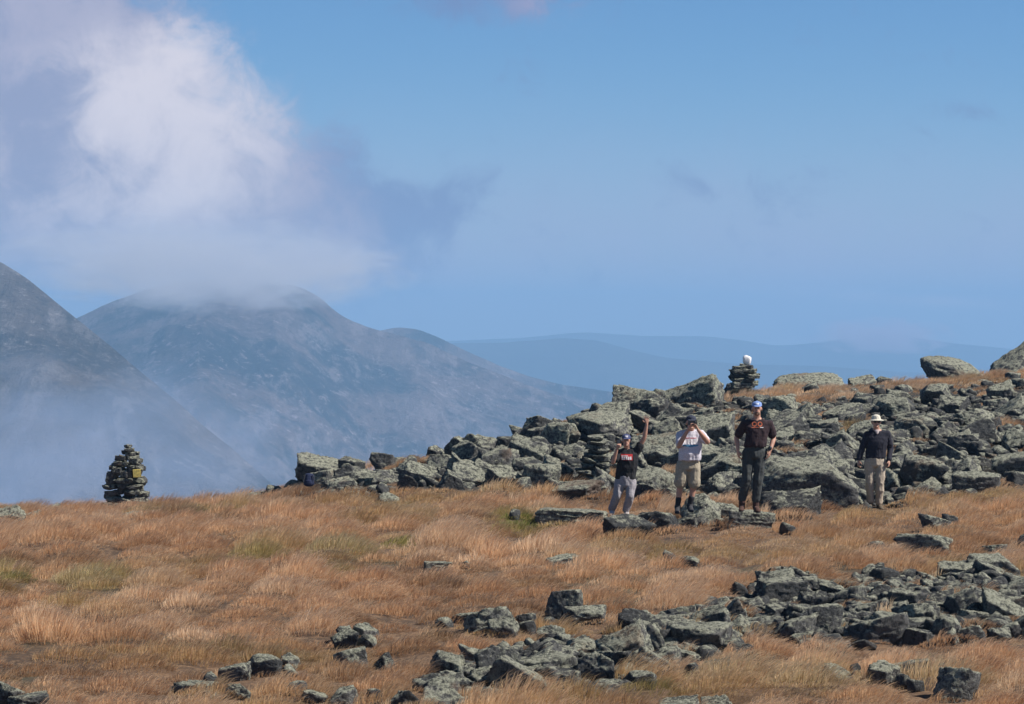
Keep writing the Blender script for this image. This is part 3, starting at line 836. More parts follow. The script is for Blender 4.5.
class Shape:
    def __init__(self): self.bm = bmesh.new()
    def ell(self, c, r, rot=None): hull(self.bm, sph(c, r, rot)); return self
    def cap(self, a, ra, b, rb): hull(self.bm, sph(a, ra) + sph(b, rb)); return self
    def wrap(self, *items):
        pts = []
        for it in items: pts += sph(*it)
        hull(self.bm, pts); return self

    def build(self, name, mat, parent, voxel=0.009, smooth=3, wrinkle=0.0, seed=0, scale=14.0, **props):
        me = bpy.data.meshes.new(name); self.bm.to_mesh(me); self.bm.free()
        tmp = bpy.data.objects.new('tmp', me); COL.objects.link(tmp)
        md = tmp.modifiers.new('r', 'REMESH'); md.mode = 'VOXEL'; md.voxel_size = voxel; md.use_smooth_shade = True
        if smooth:
            ms = tmp.modifiers.new('s', 'SMOOTH'); ms.factor = 0.5; ms.iterations = smooth
        dg = bpy.context.evaluated_depsgraph_get()
        out = bpy.data.meshes.new_from_object(tmp.evaluated_get(dg))
        bpy.data.objects.remove(tmp); bpy.data.meshes.remove(me)
        if wrinkle:
            n = len(out.vertices); co = np.empty(n * 3, np.float32); out.vertices.foreach_get('co', co); co = co.reshape(-1, 3)
            no = np.array([q.vector[:] for q in out.vertex_normals])
            d = fbm(co * np.array([scale, scale, scale * 0.55]), 3, seed, 0.55, ridged=True)
            co = co + no * (d * wrinkle)[:, None]
            out.vertices.foreach_set('co', co.astype(np.float32).ravel()); out.update()
        out.name = name; out.materials.clear(); out.materials.append(mat)
        out.polygons.foreach_set('use_smooth', [True] * len(out.polygons))
        return link(name, out, parent, **props)


SKIN = simple_mat('skin', (0.50, 0.27, 0.19), 0.55, 0.10, 18)
EYE = simple_mat('dark_eye', (0.02, 0.017, 0.015), 0.3, 0.0)
LIP = simple_mat('lip', (0.28, 0.09, 0.08), 0.5, 0.1)
def fabric(name, col, var=0.14): return simple_mat(name, col, 0.9, var, 38.0, bump=0.25)


def V(*a): return Vector(a)


def hand(S, w, d, lat, pal, pose):
    """w wrist, d direction of the hand, lat towards the thumb side, pal the way the palm faces"""
    w, d, lat, pal = Vector(w), Vector(d).normalized(), Vector(lat).normalized(), Vector(pal).normalized()
    c = w + d * 0.048
    S.wrap((w + d * 0.01, 0.022), (c + lat * 0.022, 0.017), (c - lat * 0.022, 0.017), (w + d * 0.085 + lat * 0.028, 0.013), (w + d * 0.082 - lat * 0.028, 0.013))
    for i, (o, ln) in enumerate([(0.031, 0.074), (0.011, 0.082), (-0.010, 0.076), (-0.030, 0.060)]):
        a = w + d * 0.086 + lat * o
        if pose == 'open':
            dd = (d + lat * o * 14 + pal * 0.12).normalized()
            b = a + dd * ln * 0.5; e = b + (dd + pal * 0.25).normalized() * ln * 0.5
        elif pose == 'relaxed':
            dd = (d + pal * 0.35).normalized(); b = a + dd * ln * 0.5; e = b + (d * 0.5 + pal * 0.8).normalized() * ln * 0.5
        else:
            dd = (d * 0.35 + pal).normalized(); b = a + dd * ln * 0.55; e = b + (pal * 0.35 - d).normalized() * ln * 0.42
        S.cap(a, 0.0100, b, 0.0092); S.cap(b, 0.0092, e, 0.0080)
    a = w + d * 0.03 + lat * 0.026
    if pose == 'open': b = a + (lat + d * 0.55).normalized() * 0.042; e = b + (lat * 0.6 + d).normalized() * 0.032
    else: b = a + (lat * 0.6 + d * 0.7 + pal * 0.5).normalized() * 0.04; e = b + (d * 0.8 + pal * 0.6 - lat * 0.1).normalized() * 0.03
    S.cap(a, 0.0125, b, 0.0105); S.cap(b, 0.0105, e, 0.0088)


def print_on(shirt, name, polys, mat, parent, label=None):
    """small printed shapes laid 2 mm off the cloth; polys are lists of (x, z)"""
    bm0 = bmesh.new(); bm0.from_mesh(shirt.data); tree = BVHTree.FromBMesh(bm0)
    bm = bmesh.new()
    for poly in polys:
        vs = []
        for (x, z) in poly: vs.append(bm.verts.new((x, 0, z)))
        bm.faces.new(vs)
    bmesh.ops.triangulate(bm, faces=bm.faces[:])
    for _ in range(2): bmesh.ops.subdivide_edges(bm, edges=bm.edges[:], cuts=1, use_grid_fill=True)
    for q in bm.verts:
        hit = tree.ray_cast(Vector((q.co.x, -1.0, q.co.z)), Vector((0, 1, 0)))
        q.co.y = (hit[0].y if hit[0] else -0.1) - 0.004
    me = bpy.data.meshes.new(name); bm.to_mesh(me); bm.free(); bm0.free(); me.materials.append(mat)
    o = link(name, me, parent)
    if label: o['label'] = label
    return o


def rect(x0, z0, x1, z1): return [(x0, z0), (x1, z0), (x1, z1), (x0, z1)]
def ring(cx, cz, ro, ri, n=14):
    out = []
    for i in range(n):
        a, b = 2 * math.pi * i / n, 2 * math.pi * (i + 1) / n
        out.append([(cx + ri * math.cos(a), cz + ri * math.sin(a)), (cx + ro * math.cos(a), cz + ro * math.sin(a)), (cx + ro * math.cos(b), cz + ro * math.sin(b)), (cx + ri * math.cos(b), cz + ri * math.sin(b))])
    return out


def make_person(u0, v0, Y, J, spec):
    """J: joints as (column, row, metres towards the camera)"""
    p = Y / F
    root = empty('person', at(u0, v0, Y), label=spec['label'], category='person', group='hikers standing along the foot of the talus')
    Q = {k: V((c[0] - u0) * p, -c[2], (v0 - c[1]) * p) for k, c in J.items()}
    s = spec.get('bulk', 1.0)
    hd = Q['head']; up = V(0, 0, 1)
    S = Shape()
    S.ell(hd + V(0, 0.01, 0.015), (0.076, 0.095, 0.105)).ell(hd + V(0, -0.015, -0.055), (0.056, 0.068, 0.062))
    S.cap(hd + V(0, -0.088, 0.0), 0.012, hd + V(0, -0.106, -0.028), 0.016)
    S.ell(hd + V(0, -0.082, 0.022), (0.05, 0.012, 0.012))
    for sx in (-1, 1): S.ell(hd + V(sx * 0.079, 0.012, -0.01), (0.012, 0.022, 0.033))
    S.ell(hd + V(0, -0.075, -0.088), (0.022, 0.016, 0.016))
    S.cap(hd + V(0, 0.02, -0.06), 0.058 * s, Q['neck'] + V(0, 0.02, -0.03), 0.066 * s)
    mid = (Q['shL'] + Q['shR']) / 2; hip = (Q['hipL'] + Q['hipR']) / 2
    S.wrap((Q['shL'] + V(0.03, 0, -0.02), 0.055 * s), (Q['shR'] + V(-0.03, 0, -0.02), 0.055 * s), (mid + V(0, 0, -0.12), (0.16 * s, 0.11 * s, 0.12)), (Q['neck'], 0.06))
    S.wrap((mid + V(0, 0, -0.14), (0.155 * s, 0.11 * s, 0.10)), (hip + V(0, 0, 0.10), (0.15 * s, 0.11 * s, 0.08)))
    S.wrap((hip + V(0, 0, 0.10), (0.15 * s, 0.11 * s, 0.08)), (hip + V(0, 0, -0.04), (0.145 * s, 0.11, 0.09)))
    for k in 'LR':
        S.cap(Q['sh' + k], 0.056 * s, Q['el' + k], 0.041 * s)
        a, b = Q['el' + k], Q['wr' + k]; m_ = a.lerp(b, 0.3)
        S.cap(a, 0.041 * s, m_, 0.043 * s); S.cap(m_, 0.043 * s, b, 0.026 * s)
        S.cap(Q['hip' + k], 0.088, Q['kn' + k], 0.057)
        a, b = Q['kn' + k], Q['an' + k]; m_ = a.lerp(b, 0.3) + V(0, 0.015, 0)
        S.cap(a, 0.056, m_, 0.056); S.cap(m_, 0.056, b, 0.036)
        S.cap(b, 0.036, b + V(spec.get('toe' + k, 0) * 0.5, -0.11, -0.072), 0.02)
        h = spec['hand' + k]
        hand(S, Q['wr' + k], h[0], h[1], h[2], h[3])
    S.build('body', SKIN, root, voxel=0.0075, smooth=1)
    # face
    if not spec.get('sunglasses'):
        for sx in (-1, 1): Shape().ell(hd + V(sx * 0.031, -0.083, 0.006), (0.014, 0.009, 0.007)).build('eye', EYE, root, voxel=0.003, smooth=0)
    else:
        g = Shape()
        for sx in (-1, 1):
            g.ell(hd + V(sx * 0.034, -0.095, 0.004), (0.031, 0.010, 0.022)); g.cap(hd + V(sx * 0.062, -0.085, 0.01), 0.006, hd + V(sx * 0.082, 0.0, 0.008), 0.005)
        g.cap(hd + V(-0.02, -0.1, 0.01), 0.005, hd + V(0.02, -0.1, 0.01), 0.005)
        g.build('sunglasses', simple_mat('smoked_glass', (0.012, 0.012, 0.014), 0.15, 0), root, voxel=0.004, smooth=1)
    Shape().ell(hd + V(0, -0.083, -0.053), (0.024, 0.010, 0.006)).build('mouth', LIP, root, voxel=0.003, smooth=0)
    hc = simple_mat('hair', spec['hair'], 0.8, 0.3, 60)
    Shape().ell(hd + V(0, 0.028, 0.0), (0.083, 0.090, 0.085)).build('hair', hc, root, voxel=0.006, smooth=1, wrinkle=0.004, scale=40)
    if spec.get('beard'):
        Shape().wrap((hd + V(0, -0.035, -0.085), (0.052, 0.052, 0.034)), (hd + V(0, -0.055, -0.07), (0.045, 0.036, 0.025))).build('beard', simple_mat('beard_hair', spec['beard'], 0.85, 0.3, 60), root, voxel=0.006, smooth=1, wrinkle=0.003, scale=50)
    # headwear
    hat = Shape(); hm = fabric('hat_cloth', spec['hat'], 0.08)
    if spec['hat_kind'] == 'cap':
        hat.wrap((hd + V(0, 0.012, 0.075), (0.086, 0.102, 0.052)), (hd + V(0, 0.01, 0.045), (0.089, 0.105, 0.018)))
        hat.wrap((hd + V(0, -0.09, 0.048), (0.070, 0.02, 0.006)), (hd + V(0, -0.150, 0.036), (0.052, 0.02, 0.006)))
        hat.ell(hd + V(0, 0.01, 0.126), (0.01, 0.01, 0.008))
    else:
        hat.wrap((hd + V(0, 0.012, 0.085), (0.080, 0.095, 0.055)), (hd + V(0, 0.01, 0.045), (0.090, 0.106, 0.02)))
        hat.wrap((hd + V(0, 0.005, 0.045), (0.095, 0.110, 0.010)), (hd + V(0, 0.005, 0.030), (0.150, 0.165, 0.007)))
    ho = hat.build('hat', hm, root, voxel=0.005, smooth=1, wrinkle=0.002, seed=4, scale=20)
    if spec.get('hat_mark'):
        print_on(ho, 'hat_logo', [rect(hd.x - 0.03, hd.z + 0.065, hd.x + 0.03, hd.z + 0.098)], fabric('hat_thread', spec['hat_mark']), root)
    # shirt
    t = Shape(); e = 0.022
    hem = Q['hemL'], Q['hemR']
    hw = (hem[1].x - hem[0].x) / 2; hc_ = (hem[0] + hem[1]) / 2
    bel = spec.get('belly', 0.0)
    t.wrap((Q['shL'] + V(0.02, 0, 0.0), 0.068 * s), (Q['shR'] + V(-0.02, 0, 0.0), 0.068 * s), (mid + V(0, -0.01, -0.14), (0.185 * s, 0.132 * s, 0.10)), (Q['neck'] + V(0, 0.01, -0.04), 0.075))
    t.wrap((mid + V(0, -0.01, -0.14), (0.185 * s, 0.132 * s, 0.10)), (mid.lerp(hc_, 0.7) + V(0, -bel * 0.5, 0), (hw * 1.0, 0.125 * s + bel, 0.10)))
    t.wrap((mid.lerp(hc_, 0.7) + V(0, -bel * 0.5, 0), (hw * 1.0, 0.125 * s + bel, 0.10)), (hc_ + V(0, -bel * 0.3, 0.03), (hw, 0.13 * s + bel * 0.6, 0.022)))
    for k in 'LR':
        a, b = Q['sh' + k], Q['el' + k]
        if spec['sleeve'] == 'long':
            t.cap(a, 0.072 * s, b, 0.056 * s); t.cap(b, 0.056 * s, b.lerp(Q['wr' + k], 0.93), 0.040 * s)
        else:
            c = a.lerp(b, 0.45 if (k == 'R' and b.z > a.z) else 0.70); t.cap(a, 0.073 * s, c, 0.070 * s)
    shirt = t.build('shirt', fabric('shirt_cloth', spec['shirt']), root, voxel=0.009, smooth=2, wrinkle=0.017, seed=spec['seed'], scale=7)
    # trousers or shorts
    l = Shape()
    l.wrap((hip + V(0, 0, 0.09), (0.158 * s, 0.122 * s, 0.03)), (hip + V(0, 0, -0.07), (0.168 * s, 0.128 * s, 0.06)))
    for k in 'LR':
        h_, kn, an = Q['hip' + k], Q['kn' + k], Q['an' + k]
        if spec['legs'] == 'shorts':
            end = h_.lerp(kn, 1.0) + V(0, 0, 0.02)
            l.cap(h_ + V(0, 0, -0.02), 0.105 * s, end, 0.098 * s)
        else:
            l.cap(h_ + V(0, 0, -0.02), 0.103 * s, kn, 0.076); l.cap(kn, 0.076, an + V(0, 0.005, 0.12 if spec.get('boots') else 0.05), 0.066)
    l.build('shorts' if spec['legs'] == 'shorts' else 'trousers', fabric('leg_cloth', spec['leg_col']), root, voxel=0.009, smooth=2, wrinkle=0.015, seed=spec['seed'] + 5, scale=8)
    sm = fabric('shoe_leather', spec['shoe'])
    for k in 'LR':
        an = Q['an' + k]; tx = spec.get('toe' + k, 0)
        sh = Shape().wrap((an + V(0, 0.035, -0.065), (0.038, 0.05, 0.03)), (an + V(tx, -0.15, -0.07), (0.044, 0.05, 0.025)), (an + V(tx * .4, -0.05, -0.03), (0.042, 0.05, 0.035)))
        sh.cap(an + V(0, 0.01, -0.03), 0.052, an + V(0, 0.01, 0.11 if spec.get('boots') else 0.01), 0.058)
        so = sh.build('shoe', sm, root, voxel=0.006, smooth=1)
        Shape().wrap((an + V(0, 0.04, -0.090), (0.042, 0.052, 0.012)), (an + V(tx, -0.155, -0.090), (0.048, 0.052, 0.012))).build('sole', fabric('rubber', (0.03, 0.03, 0.03)), so, voxel=0.006, smooth=1)
        if spec.get('socks'):
            Shape().cap(an + V(0, 0.005, 0.03), 0.046, an.lerp(Q['kn' + k], 0.36), 0.054).build('sock', fabric('sock_knit', spec['socks']), root, voxel=0.006, smooth=1)
    return root, Q, shirt


def slab_part(name, size, mat, bevel=0.004):
    bm = bmesh.new(); bmesh.ops.create_cube(bm, size=1.0)
    for q in bm.verts: q.co = Vector((q.co.x * size[0], q.co.y * size[1], q.co.z * size[2]))
    bmesh.ops.bevel(bm, geom=bm.edges[:], offset=bevel, segments=2, affect='EDGES')
    me = bpy.data.meshes.new(name); bm.to_mesh(me); bm.free(); me.materials.append(mat); return me


PHONE = simple_mat('phone_case', (0.03, 0.03, 0.035), 0.3, 0.0)
LENS = simple_mat('lens_glass', (0.25, 0.27, 0.3), 0.1, 0.0)
def phone(loc, rot, label):
    r = link('phone', slab_part('phone', (0.155, 0.012, 0.078), PHONE), label=label, category='phone')
    r.location = loc; r.rotation_euler = rot
    bm = bmesh.new(); bmesh.ops.create_cone(bm, cap_ends=True, segments=20, radius1=0.009, radius2=0.009, depth=0.006)
    me = bpy.data.meshes.new('lens'); bm.to_mesh(me); bm.free(); me.materials.append(LENS)
    c = link('lens', me, r); c.location = (0.055, -0.008, 0.018); c.rotation_euler = (R(90), 0, 0)
    return r


# the waving man
root1, Q1, sh1 = make_person(621, 517, 55, dict(
    head=(626.3, 440.5, 0.06), neck=(628, 449, 0.02), shL=(619.5, 453, 0.02), shR=(636, 452, 0.0), elL=(612.8, 462, 0.14), wrL=(616.6, 448.5, 0.22),
    elR=(644.2, 438, 0.06), wrR=(646.6, 424, 0.10), hemL=(615.2, 480.5, 0), hemR=(636.2, 480.5, 0), hipL=(620.5, 481, 0), hipR=(631, 481, 0),
    knL=(617.0, 495, 0.08), knR=(630.2, 496, 0.12), anL=(612.2, 511, -0.04), anR=(626.2, 512, 0.04)),
    dict(label='waving man in black shirt and dark cap, one arm raised, grey trousers', shirt=(0.012, 0.012, 0.015), sleeve='short', legs='trousers', leg_col=(0.30, 0.28, 0.30), hat=(0.06, 0.07, 0.16),
         hat_kind='cap', hat_mark=(0.75, 0.72, 0.75), hair=(0.08, 0.055, 0.04), shoe=(0.55, 0.55, 0.58), seed=31, toeL=-0.04, toeR=0.03, bulk=1.04,
         handL=((0.35, -0.25, 0.85), (0.7, -0.2, -0.2), (0.1, 0.9, 0.2), 'grip'), handR=((-0.02, -0.05, 1), (-0.9, -0.2, 0.0), (0.1, -1, 0), 'open')))
m_red = fabric('red_print', (0.55, 0.04, 0.04)); m_white = fabric('white_print', (0.75, 0.72, 0.72)); m_orange = fabric('orange_print', (0.50, 0.13, 0.06))
cx, cz = (626.6 - 621) * 55 / F, (517 - 457) * 55 / F
print_on(sh1, 'shirt_print', [rect(cx - 0.11, cz - 0.055, cx + 0.11, cz + 0.06)], m_red, root1)
bars = [rect(cx - 0.10 + i * 0.04, cz - 0.045, cx - 0.10 + i * 0.04 + 0.028, cz + 0.012) for i in range(5)] + [rect(cx - 0.10, cz + 0.02, cx + 0.02, cz + 0.034)]
lp = print_on(sh1, 'print_lettering', bars, m_white, root1)
for q in lp.data.vertices: q.co.y -= 0.004
phone(at(621, 517, 55) + Q1['wrL'] + V(0.035, 0.005, 0.095), (R(-10), R(80), R(10)), 'dark phone held beside the face of the waving man')

# the man filming
root2, Q2, sh2 = make_person(684.5, 515, 49.5, dict(
    head=(690.9, 422.5, 0.07), neck=(690.5, 431.5, 0.02), shL=(681.2, 435.5, 0.0), shR=(700.2, 434.5, 0.0), elL=(678.2, 445.5, 0.20), wrL=(687.2, 428.8, 0.27),
    elR=(707.2, 441.5, 0.16), wrR=(697.2, 429.5, 0.27), hemL=(678.2, 461.5, 0), hemR=(700.8, 461.5, 0), hipL=(683.0, 464, 0), hipR=(694.2, 464, 0),
    knL=(680.2, 484, 0.03), knR=(694.0, 484, 0.03), anL=(677.8, 507.5, 0.0), anR=(690.0, 506.0, 0.0)),
    dict(label='man in pale printed t-shirt and khaki shorts filming with both hands at his face', shirt=(0.60, 0.57, 0.63), sleeve='short', legs='shorts', leg_col=(0.36, 0.31, 0.23), hat=(0.03, 0.035, 0.06),
         hat_kind='cap', hair=(0.10, 0.07, 0.05), shoe=(0.04, 0.04, 0.045), seed=52, toeL=-0.02, toeR=0.02, bulk=1.06, belly=0.05, socks=(0.02, 0.02, 0.025),
         handL=((0.35, -0.35, 0.75), (0.3, -0.3, 0.6), (0.8, 0.3, 0), 'grip'), handR=((-0.35, -0.35, 0.75), (-0.3, -0.3, 0.6), (-0.8, 0.3, 0), 'grip')))
px2 = 49.5 / F
cx, cz = (691 - 684.5) * px2, (515 - 441) * px2
print_on(sh2, 'shirt_lettering', [rect(cx - 0.115 + i * 0.05, cz - 0.05, cx - 0.115 + i * 0.05 + 0.03, cz + 0.04) for i in range(5)], m_white, root2)
print_on(sh2, 'shirt_print', [rect(cx - 0.10, cz + 0.05, cx + 0.09, cz + 0.06)], m_red, root2)
print_on(sh2, 'shirt_print', [[(cx - 0.15, cz - 0.08), (cx - 0.02, cz - 0.10), (cx + 0.11, cz - 0.08), (cx + 0.12, cz - 0.06), (cx - 0.15, cz - 0.055)]], fabric('blue_print', (0.10, 0.30, 0.48)), root2)
phone(at(684.5, 515, 49.5) + Q2['head'] + V(0.01, -0.24, 0.005), (R(0), R(0), R(0)), 'phone held in front of the face of the man in shorts')

# the man in the blue cap
root3, Q3, sh3 = make_person(750, 513, 49, dict(
    head=(756.8, 408.5, 0.04), neck=(757, 419, 0.0), shL=(745.2, 424.5, 0.0), shR=(768.8, 424.5, 0.0), elL=(736.8, 438.5, -0.06), wrL=(738.0, 450.0, 0.04),
    elR=(774.2, 438.5, -0.08), wrR=(769.8, 450.5, 0.06), hemL=(743.8, 448.0, 0), hemR=(766.2, 448.0, 0), hipL=(748.8, 452, 0), hipR=(760.5, 452, 0),
    knL=(746.5, 480, 0.06), knR=(758.0, 480, 0.05), anL=(742.2, 505.5, 0.0), anR=(755.8, 506.5, 0.03)),
    dict(label='tallest man, light blue cap, maroon-black t-shirt with orange print, dark trousers and brown boots', shirt=(0.030, 0.014, 0.018), sleeve='short', legs='trousers', leg_col=(0.045, 0.05, 0.05),
         hat=(0.20, 0.30, 0.58), hat_kind='cap', hat_mark=(0.7, 0.75, 0.85), hair=(0.12, 0.09, 0.07), beard=(0.20, 0.13, 0.09), shoe=(0.075, 0.035, 0.025), boots=True, seed=73, toeL=-0.03, toeR=0.03, bulk=1.04, belly=0.02,
         handL=((0.05, -0.1, -1), (0.3, -0.9, 0), (0.9, 0.2, 0), 'relaxed'), handR=((-0.25, -0.15, -1), (-0.4, -0.8, 0), (-0.8, 0.3, 0), 'relaxed')))
px3 = 49 / F
cx, cz = (757 - 750) * px3, (513 - 424.5) * px3
print_on(sh3, 'shirt_print', ring(cx - 0.05, cz + 0.01, 0.042, 0.026) + ring(cx + 0.045, cz + 0.01, 0.042, 0.026) + [rect(cx - 0.10, cz - 0.052, cx + 0.03, cz - 0.043)], m_orange, root3)
print_on(sh3, 'shirt_lettering', [rect(cx + 0.04, cz - 0.052, cx + 0.10, cz - 0.041)], m_white, root3)
w3 = Shape(); w3.cap(Q3['wrR'] + V(-0.004, 0.0, 0.028), 0.035, Q3['wrR'] + V(0.0, 0.0, 0.045), 0.036); w3.build('watch', PHONE, root3, voxel=0.005, smooth=1)

# the man in the white hat
root4, Q4, sh4 = make_person(874.5, 509, 53.5, dict(
    head=(876.0, 421.8, 0.05), neck=(876.8, 430.5, 0.0), shL=(867.5, 435.0, 0.0), shR=(887.0, 434.5, 0.0), elL=(862.3, 448.0, 0.0), wrL=(858.8, 459.5, 0.05),
    elR=(890.8, 448.5, -0.05), wrR=(888.5, 459.8, 0.08), hemL=(865.2, 459.0, 0), hemR=(886.0, 459.0, 0), hipL=(870.2, 461, 0), hipR=(880.8, 461, 0),
    knL=(869.6, 483, 0.04), knR=(879.8, 483, 0.08), anL=(870.4, 503.5, 0), anR=(879.2, 504.5, 0.03)),
    dict(label='man in white brimmed hat, sunglasses, navy sweater and khaki trousers by the talus', shirt=(0.014, 0.014, 0.026), sleeve='long', legs='trousers', leg_col=(0.42, 0.35, 0.27),
         hat=(0.62, 0.58, 0.48), hat_kind='brim', hair=(0.30, 0.28, 0.26), shoe=(0.12, 0.09, 0.06), sunglasses=True, seed=94, toeL=-0.03, toeR=0.03, bulk=0.98,
         handL=((-0.15, -0.1, -1), (0.3, -0.9, 0), (0.9, 0.2, 0), 'relaxed'), handR=((0.0, -0.3, -1), (-0.4, -0.8, 0), (-0.8, 0.3, 0), 'relaxed')))
Shape().wrap((Q4['neck'] + V(0, -0.055, 0.0), (0.052, 0.03, 0.02)), (Q4['neck'] + V(0, -0.085, -0.05), (0.018, 0.02, 0.02))).build('collar', fabric('collar_cloth', (0.5, 0.42, 0.4)), root4, voxel=0.006, smooth=1)


# ------------------------------------------------------------------ the small dark blue pack left among the rocks
def backpack(u, v, y):
    o = empty('backpack', at(u, v, y), label='small dark blue backpack lying at the low left end of the rocky ridge', category='backpack')
    m = fabric('pack_cloth', (0.012, 0.02, 0.06)); s_ = fabric('strap_web', (0.02, 0.02, 0.025))
    Shape().wrap(((0, 0, 0.08), (0.12, 0.08, 0.08)), ((0.0, 0.03, 0.22), (0.10, 0.06, 0.06))).build('pack_body', m, o, voxel=0.008, smooth=2, wrinkle=0.006, scale=12)
    Shape().wrap(((0, -0.09, 0.07), (0.08, 0.03, 0.05)), ((0, -0.085, 0.12), (0.07, 0.03, 0.03))).build('pocket', m, o, voxel=0.008, smooth=2)
    for sx in (-1, 1): Shape().cap((sx * 0.08, -0.03, 0.24), 0.012, (sx * 0.115, -0.09, 0.09), 0.012).build('strap', s_, o, voxel=0.006, smooth=1)
backpack(309, 487, 58.5)


# ------------------------------------------------------------------ grass
def grass_material():
    m, w = material('dry_sedge')
    t = w.n('ShaderNodeAttribute', attribute_name='tint').outputs['Fac']
    g = w.n('ShaderNodeAttribute', attribute_name='green').outputs['Fac']
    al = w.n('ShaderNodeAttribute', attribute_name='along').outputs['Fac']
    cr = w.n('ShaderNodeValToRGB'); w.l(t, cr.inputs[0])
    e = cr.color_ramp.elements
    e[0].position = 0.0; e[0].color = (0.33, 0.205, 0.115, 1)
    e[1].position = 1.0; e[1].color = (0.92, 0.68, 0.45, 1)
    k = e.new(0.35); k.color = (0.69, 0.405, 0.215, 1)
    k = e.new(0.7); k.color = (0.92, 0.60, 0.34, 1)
    c = w.mix(0.55, cr.outputs[0], (0.36, 0.20, 0.11))  # reddish sedge bases, darkened to paint in the shade low in the tufts
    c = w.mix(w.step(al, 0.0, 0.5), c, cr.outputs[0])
    c = w.mix(w.m('MULTIPLY', w.m('MULTIPLY', al, al), 0.6), c, (0.96, 0.74, 0.52))  # bleached tips, paled further to paint in bright tussock tops
    c = w.mix(g, c, (0.30, 0.33, 0.08))
    d = w.n('ShaderNodeBsdfDiffuse'); w.l(c, d.inputs[0])
    tr = w.n('ShaderNodeBsdfTranslucent'); w.l(c, tr.inputs[0])
    mx = w.n('ShaderNodeMixShader'); mx.inputs[0].default_value = 0.42
    w.l(d.outputs[0], mx.inputs[1]); w.l(tr.outputs[0], mx.inputs[2])
    o = w.n('ShaderNodeOutputMaterial'); w.l(mx.outputs[0], o.inputs[0])
    return m


